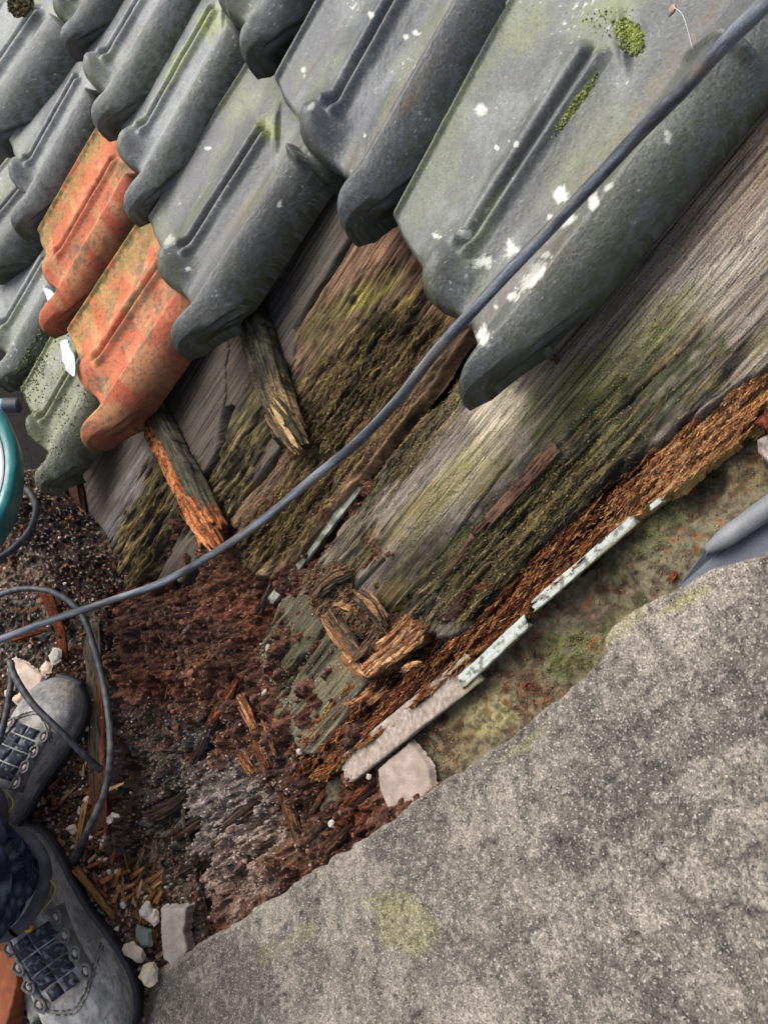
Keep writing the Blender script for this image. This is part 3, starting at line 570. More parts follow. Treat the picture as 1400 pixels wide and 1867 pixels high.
# ------------------------------------------------------------------ concrete slab
polyS = [(165, 1890), (228, 1800), (315, 1744), (415, 1684), (520, 1610), (600, 1555), (690, 1497), (760, 1440), (840, 1395), (930, 1325), (1010, 1262), (1072, 1212), (1092, 1185), (1088, 1160), (1110, 1128), (1160, 1092), (1230, 1058), (1290, 1022), (1400, 985), (1700, 860), (2000, 2300), (-150, 2300)]
def hs_(S, T, px, py, sd): return (fbm(S*14, T*14, 4, 111)-.5)*.008 + (fbm(S*160, T*160, 3, 112)-.5)*.003 - .004*ss(.78, .9, vn(S*90, T*90, 114))
def cs(S, T, px, py, sd, h):
    n = fbm(S*22, T*22, 4, 115); n2 = fbm(S*560, T*560, 3, 116); n3 = fbm(S*60, T*30, 3, 117); sp = vn(S*330, T*330, 118)
    st_ = fbm(S*5+T*3, T*22-S*6, 4, 131); c = mix(C(124, 118, 112)+0*px[..., None], C(166, 158, 150), ss(.40, .6, n*.4+st_*.6))*.88; c = mix(c, C(92, 88, 84), ss(.50, .62, fbm(S*12, T*30, 4, 133))*.35); c = mix(c, C(186, 178, 166), ss(.54, .64, fbm(S*9+4, T*24, 4, 135))*.5); c = mix(c, C(104, 98, 94), ss(.52, .7, n3)*.6)
    c = mix(c, C(92, 88, 84), ss(.48, .62, fbm(S*200, T*200, 3, 116))*.35); c = mix(c, C(206, 198, 188), ss(.58, .72, fbm(S*210+9, T*210, 3, 119))*.35)
    for (cx, cy, rx, ry, a, k) in [(740, 1690, 60, 46, 30, .35), (720, 1650, 50, 24, 0, .2), (1130, 1140, 90, 18, -40, .4), (1250, 1090, 80, 16, -30, .5), (840, 1480, 7, 7, 0, .7), (520, 1720, 60, 20, -30, .2), (960, 1350, 60, 10, -40, .3)]:
        c = mix(c, C(170, 168, 110), blob(px, py, cx, cy, rx, ry, a, n)*k)
    c = mix(c, C(196, 188, 170), bump1(sd, 4, 10)*.55)
    pt = ss(.80, .9, vn(S*75, T*75, 141))*ss(.5, .6, fbm(S*200, T*200, 2, 142)); c = mix(c, C(62, 56, 52), pt*.6); ck = np.minimum(dline(px+(n-.5)*30, py, [(770, 1462), (800, 1448), (806, 1432)]), dline(px+(n-.5)*60, py+(n2-.5)*20, [(1130, 1540), (1180, 1560), (1250, 1640)])); c = mix(c, C(50, 44, 40), np.exp(-(ck/2.5)**2)*.7); c = c*np.array([.87, .84, .80])
    return mix(c, C(120, 112, 100), ss(.0, -6, sd)*.8)
o = patch('concrete_slab', SLAB, polyS, .0014, 0, .045, hs_, cs, M_SLAB, edge=.010, nzamp=9, nzs=(45, 45), seed=12)
tag(o, 'large grey speckled concrete slab with a rough edge, filling the lower right corner', 'concrete slab')
# ------------------------------------------------------------------ bars, tubes, stones
def orient(Q, V):
    return Q
def tube(name, pts, rad, mat, colf, parent=None, sides=14, seg=6, seed=0, rough=.0, squash=None, endcap=True):
    """pts: world points; Catmull-Rom swept circle; rad scalar or list"""
    P = np.array(pts, float); n = len(P); E = np.vstack([2*P[0]-P[1], P, 2*P[-1]-P[-2]])
    R = np.full(n, rad) if np.isscalar(rad) else np.array(rad, float); RR = np.r_[R[0], R, R[-1]]
    out, ro = [], []
    for i in range(n-1):
        for k in range(seg):
            t = k/seg; a, b, c, d = E[i:i+4]
            out.append(.5*((2*b)+(c-a)*t+(2*a-5*b+4*c-d)*t*t+(3*b-a-3*c+d)*t**3)); ro.append(R[i]*(1-t)+R[i+1]*t)
    out.append(P[-1]); ro.append(R[-1]); out = np.array(out); ro = np.array(ro)
    T = np.gradient(out, axis=0); T /= np.linalg.norm(T, axis=1)[:, None]+1e-12
    N = np.cross(T[0], [.3, .2, .9]); N /= np.linalg.norm(N); V = []; L = 0
    for i in range(len(out)):
        N = N-T[i]*(N@T[i]); N /= np.linalg.norm(N); B = np.cross(T[i], N)
        if i: L += np.linalg.norm(out[i]-out[i-1])
        a = np.arange(sides)/sides*2*math.pi
        rr = ro[i]*(1+(vn(a*2, L*60+0*a, seed)-.5)*rough)
        V.append(out[i]+np.outer(np.cos(a)*rr, N)+np.outer(np.sin(a)*rr, B))
    m = len(out); V = np.vstack(V); idx = np.arange(m*sides).reshape(m, sides); nx = np.roll(idx, -1, 1)
    Q = np.stack([idx[:-1], nx[:-1], nx[1:], idx[1:]], -1).reshape(-1, 4)
    if endcap:
        V = np.vstack([V, out[0]-T[0]*ro[0]*.2, out[-1]+T[-1]*ro[-1]*.2]); a, b = m*sides, m*sides+1
        Q = np.vstack([Q, np.stack([np.full(sides, a), idx[0][::-1], idx[0][::-1], nx[0][::-1]], -1)*0+np.stack([np.full(sides, a), nx[0], idx[0], idx[0]], -1), np.stack([np.full(sides, b), idx[-1], nx[-1], nx[-1]], -1)]) if False else Q
        caps = [(a, int(nx[0][j]), int(idx[0][j])) for j in range(sides)]+[(b, int(idx[-1][j]), int(nx[-1][j])) for j in range(sides)]
    col = colf(V, np.repeat(np.r_[0, np.cumsum(np.linalg.norm(np.diff(out, axis=0), axis=1))], sides) if not endcap else np.r_[np.repeat(np.r_[0, np.cumsum(np.linalg.norm(np.diff(out, axis=0), axis=1))], sides), 0, L])
    org = np.array(parent['_org'][:]) if parent is not None else V.mean(0)
    me = bpy.data.meshes.new(name); me.from_pydata((V-org).tolist(), [], Q.tolist()+(caps if endcap else []))
    at = me.color_attributes.new('Col', 'FLOAT_COLOR', 'POINT'); at.data.foreach_set('color', np.c_[np.clip(col, 0, 1), np.ones(len(V))].astype(np.float32).ravel())
    me.polygons.foreach_set('use_smooth', [True]*len(me.polygons)); me.update()
    return link(name, me, mat, parent, None if parent is not None else tuple(org))
def rubber(V, L, a=C(64, 68, 76), b=C(142, 148, 158), seed=3):
    ai = (np.arange(len(L)) % 24)/24*4; n = fbm(L*16, ai, 5, seed); n2 = fbm(L*90, ai*5, 3, seed+1)
    c = mix(a+0*V, b, ss(.48, .68, n)*.55+ss(.6, .7, n2)*.3); c = mix(c, C(34, 36, 42), ss(.55, .7, 1-n)*.6); return mix(c, C(120, 108, 92), ss(.6, .7, fbm(L*30+5, ai*2, 3, seed+4))*.5)
def at(px, py, d):                   # world point at optical depth d along a picture ray
    return CP + ray(px, py)*d
hose = [(1560, -160, .40), (1400, 2, .44), (1321, 79, .47), (1243, 165, .50), (1164, 244, .535), (1086, 328, .57), (1007, 412, .60), (940, 482, .625), (864, 564, .66), (793, 643, .695), (721, 734, .735), (645, 812, .785), (571, 872, .84), (482, 946, .90), (400, 1003, .955), (300, 1060, 1.01), (200, 1096, 1.05), (110, 1125, 1.07), (0, 1166, 1.09), (-120, 1210, 1.1), (-300, 1260, 1.12)]
tag(tube('hose', [at(*p) for p in hose], .0053, M_RUBBER, rubber, sides=24, seg=8, rough=.0), 'thick scuffed black hose running from the top right corner down to the left edge', 'hose')
def fl(px, py, z): return FLOOR.hit(px, py, z)
def cabl(pts, r, label, s=0): return tag(tube('cable', [fl(*p) for p in pts], r, M_RUBBER, lambda V, L: rubber(V, L, C(44, 48, 54), C(96, 102, 112), 9+s), sides=14, seg=8, rough=.05), label, 'cable')
cabl([(-120, 1140, .05), (-10, 1088, .05), (50, 1073, .055), (105, 1083, .06), (148, 1118, .065), (172, 1180, .075), (190, 1250, .085), (201, 1330, .09), (200, 1400, .085), (188, 1455, .07), (165, 1505, .05), (147, 1545, .02), (135, 1575, .004)], .0052, 'thin black cable looping under the hose and down beside the upper boot')
cabl([(19, 1206, .16), (27, 1232, .165), (60, 1283, .16), (110, 1333, .15), (150, 1372, .13), (185, 1404, .10)], .0050, 'thin grey cable end lying across the upper boot', 1)
cabl([(22, 1208, .155), (20, 1250, .15), (10, 1310, .14), (-10, 1370, .13), (-60, 1440, .12)], .0046, 'short black cable hanging down left of the upper boot', 2)
cabl([(40, 888, .16), (58, 902, .165), (67, 930, .17), (55, 968, .17), (25, 1000, .17), (-10, 1022, .17), (-90, 1060, .16)], .0056, 'grey cable curling out from behind the teal reel', 3)

def bar(name, p0, p1, wdt, hgt, up, colf, mat, label=None, cat=None, nseg=90, jag0=0.0, jag1=.02, rough=.0012, taper=1.0, parent=None, seed=0, group=None, bend=0.0, side=10):
    p0 = np.asarray(p0, float); p1 = np.asarray(p1, float); A = p1-p0; L = np.linalg.norm(A); A /= L
    B = np.cross(up, A); B /= np.linalg.norm(B); N = np.cross(A, B)
    m = side; ring = []
    for k in range(m): ring.append((-.5+k/m, .5))
    for k in range(m//2+1): ring.append((.5, .5-k/(m//2+1)))
    for k in range(m): ring.append((.5-k/m, -.5))
    for k in range(m//2+1): ring.append((-.5, -.5+k/(m//2+1)))
    ring = np.array(ring); M = len(ring)
    r8 = np.abs(ring).max(1, keepdims=True); 
    x = np.linspace(0, 1, nseg); V = []; LL = []; sidei = []
    th = np.arctan2(ring[:, 1], ring[:, 0])
    off = jag1*(fbm(ring[:, 0]*5+seed, ring[:, 1]*5, 3, seed)-.2)*1.6; off0 = jag0*(fbm(ring[:, 0]*5+seed+7, ring[:, 1]*5, 3, seed+3)-.2)*1.6
    for i, t in enumerate(x):
        sc = 1-(1-taper)*t
        lx = t*L - off*t**4 + off0*(1-t)**4
        dn = (fbm(lx*25+seed, th*3, 4, seed+5)-.5)*2*rough + (fbm(lx*18, th*11, 3, seed+6)-.5)*rough*1.6
        rr = ring*np.array([wdt, hgt])*sc; nn = rr/np.linalg.norm(rr, axis=1)[:, None]
        rr = rr+nn*dn[:, None]
        V.append(p0+np.outer(lx, A)+np.outer(rr[:, 0]+bend*math.sin(t*math.pi), B)+np.outer(rr[:, 1], N)); LL.append(lx); sidei.append(ring)
    V = np.vstack(V); LL = np.concatenate(LL); sr = np.vstack(sidei)
    idx = np.arange(nseg*M).reshape(nseg, M); nx = np.roll(idx, -1, 1)
    Q = np.stack([idx[:-1], idx[1:], nx[1:], nx[:-1]], -1).reshape(-1, 4)
    c0, c1 = len(V), len(V)+1; V = np.vstack([V, V[:M].mean(0), V[-M:].mean(0)-A*jag1*.3]); LL = np.r_[LL, 0, L]; sr = np.vstack([sr, [0, 0], [0, 0]])
    caps = [(c0, int(idx[0][j]), int(nx[0][j])) for j in range(M)]+[(c1, int(nx[-1][j]), int(idx[-1][j])) for j in range(M)]
    col = colf(LL/L, sr[:, 0], sr[:, 1], V)
    org = np.array(parent['_org'][:]) if parent is not None else p0
    me = bpy.data.meshes.new(name); me.from_pydata((V-org).tolist(), [], Q.tolist()+caps)
    a = me.color_attributes.new('Col', 'FLOAT_COLOR', 'POINT'); a.data.foreach_set('color', np.c_[np.clip(col, 0, 1), np.ones(len(V))].astype(np.float32).ravel())
    a = me.attributes.new('st', 'FLOAT_VECTOR', 'POINT'); a.data.foreach_set('vector', np.c_[LL, sr[:, 0]*wdt+seed, sr[:, 1]*hgt].astype(np.float32).ravel())
    me.polygons.foreach_set('use_smooth', [True]*len(me.polygons)); me.update()
    o = link(name, me, mat, parent, None if parent is not None else tuple(org))
    return tag(o, label, cat, group)
def bundle(p0, p1, wdt, pal, label, seed, frag=14, cat='splinter', name='wood_splinter', lift=.001, parent=None, UPN=ROOF.n):
    rg = np.random.default_rng(seed); p0 = np.asarray(p0); p1 = np.asarray(p1); A = p1-p0; L = np.linalg.norm(A); A /= L; B = np.cross(UPN, A); B /= np.linalg.norm(B); N = np.cross(A, B)
    Vs, Fs, Cs = [], [], []; m = 7; K = 5
    bendv = rg.normal(0, .05*L)
    for k in range(frag):
        y = rg.uniform(-.5, .5)*wdt; z = rg.uniform(0, .35)*wdt*math.sqrt(max(0, 1-(2*y/wdt)**2)); t0 = max(0, rg.normal(.05, .10)); t1 = 1-max(0, rg.normal(.08, .14)+.12*abs(2*y/wdt)); r0 = wdt*rg.uniform(.05, .15)
        dv = rg.normal(0, .05, 2); ph = rg.uniform(0, 6); c0 = np.asarray(pal[rg.integers(len(pal))])*rg.uniform(.65, 1.25)
        for i in range(m):
            t = t0+(t1-t0)*i/(m-1); e = r0*(1-.8*abs(2*i/(m-1)-1)**3)*(1+.25*rg.normal()); cen = p0+A*(t*L)+B*(y*(1-.25*t)+dv[0]*L*(t-.5)*.5+bendv*math.sin(t*math.pi)+.0006*rg.normal())+N*(lift+z+dv[1]*L*t*.25+.0005*rg.normal())
            for j in range(K): a = j/K*2*math.pi+ph; Vs.append(cen+B*(math.cos(a)*e)+N*(math.sin(a)*e*.7)); Cs.append(c0*rg.uniform(.8, 1.2))
        b = k*m*K
        for i in range(m-1):
            for j in range(K): Fs.append((b+i*K+j, b+(i+1)*K+j, b+(i+1)*K+(j+1) % K, b+i*K+(j+1) % K))
    o = build(name, np.array(Vs), np.array(Fs), M_ROT, np.array(Cs), smooth=False, origin=p0, parent=parent)
    return tag(o, label, cat) if parent is None else o
R_ = lambda px, py, l=0.0: ROOF.hit(px, py, l)
def cb1(t, a, b, V):
    n = fbm(t*14, a*6+b*3, 4, 5); n2 = fbm(t*60, a*18, 3, 6); c = mix(C(66, 62, 54)+0*V, C(92, 90, 72), ss(.4, .6, n)); c = mix(c, C(104, 92, 68), ss(-.2, -.5, a)*.7)
    c = mix(c, C(198, 164, 118), ss(.62, .8, t+(n2-.5)*.35)*ss(-.35, .0, a)*ss(.25, .5, n2)*.85); c = mix(c, C(38, 30, 26), ss(.52, .66, n2)*.7); return c
bar('batten', R_(432, 500, DECK+.016), R_(536, 812, DECK+.022), .047, .026, ROOF.n, cb1, M_ROTG, 'mossy dark batten stub with a frayed tan end, sticking out from under the grey tile', 'batten', nseg=150, jag1=.035, rough=.003, seed=3, side=16)
def cb2(t, a, b, V):
    n = fbm(t*14, a*6+b*3, 4, 15); n2 = fbm(t*60, a*18+b*14, 3, 16); c = mix(C(84, 80, 68)+0*V, C(110, 104, 86), ss(.4, .6, n)); c = mix(c, C(60, 62, 46), ss(.5, .7, n2)*.5)
    o = np.maximum(ss(.08, -.16, a+(n2-.5)*.25), ss(.84, .92, t+(n2-.5)*.1)); oc = mix(C(176, 96, 56)+0*V, C(222, 146, 92), ss(.4, .62, n2)); oc = mix(oc, C(92, 46, 30), ss(.5, .64, 1-n2)*.8); oc = mix(oc, C(104, 56, 40), ss(.35, .1, t)*.7); return mix(c, oc, o)
bar('batten', R_(248, 690, DECK+.014), R_(394, 985, DECK+.024), .048, .028, ROOF.n, cb2, M_ROTG, 'batten stub with its left side rotted bright orange, under the lowest orange tile', 'batten', nseg=150, jag1=.03, rough=.0032, seed=8, side=16)
def cb3(t, a, b, V):
    n2 = fbm(t*30, a*18+b*14, 3, 26); c = mix(C(96, 62, 50)+0*V, C(66, 46, 40), n2); return mix(c, mix(C(196, 124, 78)+0*V, C(120, 66, 42), n2), ss(.7, .85, t+(n2-.5)*.2))
bar('batten', R_(128, 830, DECK+.010), R_(160, 985, DECK+.010), .030, .02, ROOF.n, cb3, M_ROTG, 'short dark batten stub ending in a tan tuft, below the mossy tile', 'batten', nseg=80, jag1=.03, rough=.003, seed=13, taper=.6)
def tuft(px0, py0, px1, py1, l, wdt, pal, seed, par, n=40):
    par['_org'] = [float(v) for v in par.location]; ORG.append(par)
    bundle(R_(px0, py0, l), R_(px1, py1, l-.004), wdt, pal, None, seed, n, name='frayed_end', parent=par)
bats = [o for o in COL.objects if o.name.startswith('batten')]
tuft(500, 742, 556, 822, DECK+.030, .040, [C(204, 172, 122), C(160, 128, 88), C(96, 84, 62), C(70, 62, 50)], 11, bats[0], 46)
tuft(345, 915, 405, 1008, DECK+.030, .040, [C(214, 140, 92), C(170, 100, 62), C(196, 122, 78), C(120, 68, 46)], 12, bats[1], 46)
tuft(142, 925, 164, 990, DECK+.016, .028, [C(196, 134, 88), C(150, 96, 64), C(110, 72, 54)], 13, bats[2], 30)
# white painted strip and its lower stone-like continuation
def cw(t, a, b, V):
    n = fbm(V[:, 0]*60, V[:, 1]*60, 4, 33); n2 = fbm(V[:, 0]*220, V[:, 1]*220, 3, 34); c = mix(C(204, 208, 200)+0*V, C(168, 174, 166), n); c = mix(c, C(96, 98, 84), ss(.58, .66, n2)*.8); return mix(c, C(124, 120, 72), ss(.2, .48, a)*ss(.35, .6, n)*.8)
for (a, b, wd, lb) in [((1215, 905), (1178, 934), .007, 'small white paint sliver near the top of the rotten edge'), ((1165, 940), (966, 1112), .0145, 'long white painted strip with crackled paint below the rotten edge'), ((965, 1128), (835, 1250), .0185, 'white painted strip with black specks, next below the long one')]:
    bar('painted_strip', R_(a[0], a[1], DECK-.012), R_(b[0], b[1], DECK-.012), wd*.8, .005, ROOF.n, cw, M_PAINT, lb, 'painted strip', jag0=.012, jag1=.014, rough=.0012, seed=int(a[0]), group='white painted strips')
def cpk(t, a, b, V):
    n = fbm(V[:, 0]*50, V[:, 1]*50, 4, 43); n2 = fbm(V[:, 0]*400, V[:, 1]*400, 3, 44); c = mix(C(176, 160, 148)+0*V, C(156, 142, 128), n); c = mix(c, C(206, 194, 182), ss(.6, .7, n2)*.5); c = mix(c, C(104, 92, 80), ss(.6, .68, 1-n2)*.5); return mix(c, C(140, 142, 92), ss(.25, 0, t)*.5)
bar('fibre_cement_strip', R_(872, 1212, DECK-.018), R_(622, 1412, DECK-.018), .036, .008, ROOF.n, cpk, M_STONE, 'pinkish grey fibre cement strip below the rotten timber', 'cement strip', jag0=.012, jag1=.03, rough=.0012, seed=51)
plate_pts = [(686, 1402), (745, 1352), (760, 1368), (782, 1400), (788, 1440), (745, 1478), (705, 1474), (690, 1440)]
def flake(name, plane, poly, lift, thick, colr, mat, label, cat, seed=0, group=None, var=.15, rough=.0008, step=.0018):
    n_ = np.asarray(colr)
    def hf(S, T, px, py, sd): return (fbm(S*60, T*60, 3, seed)-.5)*rough*3
    def cf(S, T, px, py, sd, h): n = fbm(S*110, T*110, 4, seed+1)[..., None]; return n_*(1+(n-.5)*var*4)
    o = patch(name, plane, poly, step, lift, thick, hf, cf, mat, edge=.003, nzamp=1.5, nzs=(120, 120), seed=seed); return tag(o, label, cat, group)
flake('fibre_cement_piece', ROOF, plate_pts, DECK-.022, .010, C(172, 154, 142), M_STONE, 'pinkish cement piece poking out between the strip and the slab', 'cement piece', 61)
# pale lath strips showing in the gaps between boards
for (a, b, wd, lb, cc) in [((345, 935), (272, 1048), .012, 'pale blue green strip in the gap right of the rotten board foot', C(170, 190, 180)), ((660, 880), (492, 1100), .015, 'grey white strip showing in the gap beside the valley board', C(150, 150, 138)), ((540, 790), (430, 925), .008, 'thin grey strip in the gap below the upper batten', C(136, 138, 140))]:
    def cgp(t, a_, b_, V, cc=cc):
        n = fbm(V[:, 0]*60, V[:, 1]*60, 4, 53); n2 = fbm(V[:, 0]*300, V[:, 1]*300, 3, 54); c = mix(cc*.8+0*V, cc*1.25, ss(.45, .6, n2)); return mix(c, C(80, 80, 62), ss(.42, .55, n)*.85)
    bar('gap_strip', R_(*a, DECK-.019), R_(*b, DECK-.019), wd, .006, ROOF.n, cgp, M_PAINT, lb, 'lath', jag0=.01, jag1=.01, seed=int(a[0]), group='pale strips in the board gaps')
# bark-like splinter lying on the timber
def cspl(t, a, b, V):
    n = fbm(t*6, a*30+b*9, 4, 63); c = mix(C(112, 84, 70)+0*V, C(148, 116, 94), n); c = mix(c, C(58, 40, 34), ss(.5, .62, 1-n)*.8); return mix(c, C(136, 116, 96), ss(.1, 0, t)*.8)
sp = bar('wood_splinter', R_(1016, 812, DECK+.007), R_(860, 985, DECK+.006), .017, .007, ROOF.n, cspl, M_ROTG, 'long brown splinter lying along the grain of the wide valley board', 'splinter', jag0=.004, jag1=.05, rough=.0016, taper=.75, seed=71, nseg=120)
bar('wood_splinter', R_(864, 975, DECK+.004), R_(800, 1066, DECK+.002), .008, .005, ROOF.n, cspl, M_ROTG, 'thin brown splinter continuing below the long splinter', 'splinter', jag0=.004, jag1=.03, rough=.0012, taper=.4, seed=72)
bar('wood_splinter', R_(866, 672, DECK+.012), R_(836, 722, DECK+.010), .005, .004, ROOF.n, cspl, M_ROTG, 'small dark splinter beside the nose of the largest tile', 'splinter', seed=73, jag1=.01, taper=.5, nseg=30)
bar('twig', R_(1000, 645, DECK+.008), R_(1018, 662, DECK+.006), .006, .004, ROOF.n, cspl, M_ROTG, 'tiny twig end poking out under the roll of the largest tile', 'twig', seed=74, jag1=.006, nseg=30)
# gutter side boards
def cgut(t, a, b, V):
    n = fbm(t*6, a*14+b*9, 4, 83); n2 = fbm(t*60, a*20, 3, 84); c = mix(C(96, 86, 74)+0*V, C(120, 108, 92), n); o = ss(.12, .3, a)*ss(.25, .4, t); c = mix(c, mix(C(168, 92, 58)+0*V, C(120, 62, 42), n2), o*.9); return mix(c, C(84, 48, 36), ss(.62, .8, t)*.8)
bar('gutter_board', fl(174, 1140, -.010), fl(190, 1530, -.010), .026, .035, (0, 0, 1), cgut, M_ROTG, 'narrow grey and orange gutter board between the boots and the rot', 'board', nseg=160, rough=.0025, seed=77, jag1=.02, side=14)
def cgr(t, a, b, V):
    n2 = fbm(t*40, a*20+b*9, 3, 85); return mix(C(150, 84, 54)+0*V, C(96, 50, 38), ss(.35, .65, n2))
for (a, b, wd, lb) in [((80, 1070), (118, 1170), .020, 'rust brown stake of rotten wood where the hose crosses the cable'), ((112, 1160), (122, 1215), .016, 'short rust brown sliver of wood below the hose'), ((20, 1165), (95, 1145), .012, 'rust brown splinter half under the hose at left'),
                       ((158, 1460), (138, 1560), .009, 'long tan stick standing between the cable and the lower boot'), ((135, 1580), (215, 1680), .010, 'orange tan splinter along the side of the lower boot'), ((215, 1090), (260, 1068), .012, 'dark orange splinter just under the hose at the head of the rot')]:
    bar('wood_splinter', fl(*a, .018), fl(*b, .016), wd, .008, (0, 0, 1), cgr if 'tan' not in lb else (lambda t, a, b, V: mix(C(150, 108, 66)+0*V, C(190, 146, 96), fbm(t*30, a*9, 3, 3))), M_ROTG, lb, 'splinter', seed=int(a[0]+b[1]), jag0=.01, jag1=.02, nseg=60, rough=.0016, taper=.6)
# grey wood block by the slab, slate chip
flake('wood_block', FLOOR, [(291, 1655), (343, 1652), (338, 1700), (345, 1735), (318, 1768), (296, 1750), (292, 1700)], .035, .03, C(176, 166, 154), M_STONE, 'weathered pale grey wood block against the slab edge', 'wood block', 88)
flake('slate_chip', FLOOR, [(250, 1690), (274, 1698), (273, 1725), (258, 1728), (247, 1710)], .03, .006, C(120, 130, 122), M_STONE, 'grey green slate chip beside the pale wood block', 'slate chip', 89)
# lead flashing at right
def clead(t, a, b, V): n = fbm(V[:, 0]*40, V[:, 1]*40, 4, 93); return mix(C(122, 126, 134)+0*V, C(150, 152, 158), n)
le = empty('lead_flashing', R_(1340, 1010, -.03), 'dull grey lead flashing with a rolled edge, tucked under the slab at right', 'flashing')
L0 = lambda px, py, d: at(px, py, d)
tube('rolled_edge', [L0(1288, 1003, .665), L0(1320, 982, .655), L0(1365, 950, .645), L0(1420, 912, .63), L0(1560, 815, .59)], [.004, .0085, .0095, .010, .011], M_LEAD, lambda V, L: mix(C(112, 114, 119)+0*V, C(138, 140, 144), fbm(V[:, 0]*60, V[:, 1]*60, 3, 4)), parent=le, sides=16, seg=6)
P = [L0(1292, 1006, .668), L0(1420, 915, .64), L0(1560, 820, .60), L0(1600, 960, .60), L0(1420, 1040, .65), L0(1240, 1075, .69), L0(1262, 1040, .69)]
def sheet(name, P, th, mat, colr, parent):
    P = np.array(P); nrm = np.cross(P[1]-P[0], P[-1]-P[0]); nrm /= np.linalg.norm(nrm); 
    if nrm @ (CP-P[0]) < 0: nrm = -nrm
    V = np.vstack([P, P-nrm*th]); n = len(P); org = np.array(parent['_org'][:]); me = bpy.data.meshes.new(name)
    me.from_pydata((V-org).tolist(), [], [tuple(range(n)), tuple(range(2*n-1, n-1, -1))]+[(i, n+i, n+(i+1) % n, (i+1) % n) for i in range(n)])
    a = me.color_attributes.new('Col', 'FLOAT_COLOR', 'POINT'); a.data.foreach_set('color', np.tile(np.append(colr, 1), 2*n)); me.update(); return link(name, me, mat, parent)
sheet('flashing_sheet', P, .003, M_LEAD, C(104, 108, 116), le)
flake('mortar_lump', ROOF, [(1378, 800), (1440, 770), (1450, 860), (1400, 846), (1376, 825)], DECK-.01, .03, C(168, 154, 146), M_MORTAR, 'pale mortar lump at the right edge below the orange rotten timber', 'mortar lump', 94, rough=.004)
bar('wood_splinter', R_(1384, 790, DECK), R_(1430, 752, DECK), .02, .012, ROOF.n, cgr, M_ROTG, 'orange brown wood scrap on the pale mortar lump at the right edge', 'splinter', seed=95, nseg=30, jag0=.01)
bar('wood_splinter', R_(1232, 1042, DECK-.035), R_(1214, 1070, DECK-.035), .006, .004, ROOF.n, cgr, M_ROTG, 'tiny rust splinter on the moss left of the lead flashing', 'splinter', seed=96, nseg=20, jag0=.004)

# ------------------------------------------------------------------ teal reel
TC = at(-92, 872, 1.02); rv = CP-TC; rv /= np.linalg.norm(rv)
ax = np.array([.10, .15, .98]); ax = ax/np.linalg.norm(ax); 
ax = (ax*.55+rv*.45); ax /= np.linalg.norm(ax)
e1 = np.cross(ax, [0, 1, 0]); e1 /= np.linalg.norm(e1); e2 = np.cross(ax, e1)
re_ = empty('cable_reel', TC, 'round teal plastic reel with a dark tipped handle, cut by the left edge', 'reel')
def lathe(name, prof, mat, colr, parent, n=72, sx=1.0, sy=1.0):
    a = np.arange(n)/n*2*math.pi; V = []; 
    for (r, z) in prof: V.append(TC+np.outer(np.cos(a)*r*sx, e1)+np.outer(np.sin(a)*r*sy, e2)+ax*z)
    V = np.vstack(V); k = len(prof); idx = np.arange(k*n).reshape(k, n); nx = np.roll(idx, -1, 1); Q = np.stack([idx[:-1], idx[1:], nx[1:], nx[:-1]], -1).reshape(-1, 4)
    c = colr(V) if callable(colr) else np.tile(colr, (len(V), 1)); return build(name, V, Q, mat, c, parent=parent)
RR = .0865
tealf = lambda V: mix(C(28, 120, 118)+0*V, C(80, 150, 148), ss(.55, .7, fbm(V[:, 0]*300, V[:, 1]*300, 3, 9))*.6)
lathe('flange', [(RR*.80, .012), (RR*.86, .016), (RR*.95, .016), (RR*.99, .012), (RR, .004), (RR, -.05), (RR*.98, -.055), (RR*.8, -.055)], M_PLASTIC, tealf, re_, sy=1.55)
lathe('inner_rim', [(RR*.62, -.01), (RR*.70, .006), (RR*.76, .014), (RR*.80, .0135)], M_PLASTIC, C(188, 186, 190), re_, sy=1.5)
lathe('drum', [(.001, -.012), (RR*.4, -.01), (RR*.6, -.012), (RR*.64, -.012)], M_RUBBER, C(60, 52, 54), re_, sy=1.5)
tube('handle', [at(-70, 740, .93), at(-20, 739, .93), at(12, 739, .93)], .0085, M_PLASTIC, lambda V, L: C(120, 160, 180)+0*V, parent=re_)
tube('handle_tip', [at(10, 739, .93), at(24, 739, .93), at(36, 739, .93)], [.0098, .0098, .0092], M_RUBBER, lambda V, L: C(52, 58, 70)+0*V, parent=re_)
# terracotta piece, plastic tapes, moss clump
flake('clay_fragment', FLOOR, [(-80, 1735), (30, 1728), (36, 1790), (22, 1850), (4, 1900), (-80, 1900)], .05, .04, C(150, 82, 48), M_CLAY, 'brown orange clay fragment in the bottom left corner', 'clay fragment', 121)
flake('plastic_scrap', FLOOR, [(42, 1790), (70, 1782), (84, 1808), (80, 1850), (58, 1872), (44, 1840)], .03, .008, C(128, 132, 122), M_LEAD, 'crumpled grey plastic scrap behind the lower boot toe', 'plastic scrap', 122, rough=.004)
for (pl, lb) in [([(81, 527), (88, 530), (97, 541), (97, 552), (90, 552)], 'small white curl of tape at the tip of the upper orange tile'), ([(111, 625), (118, 622), (121, 634), (130, 650), (131, 682), (122, 674), (116, 655)], 'white blue curl of tape between the mossy tile and the lowest orange tile')]:
    flake('tape_scrap', ROOF, pl, .062, .003, C(206, 214, 232), M_PLASTIC, lb, 'tape', int(pl[0][0]), 'white tape scraps', step=.001)

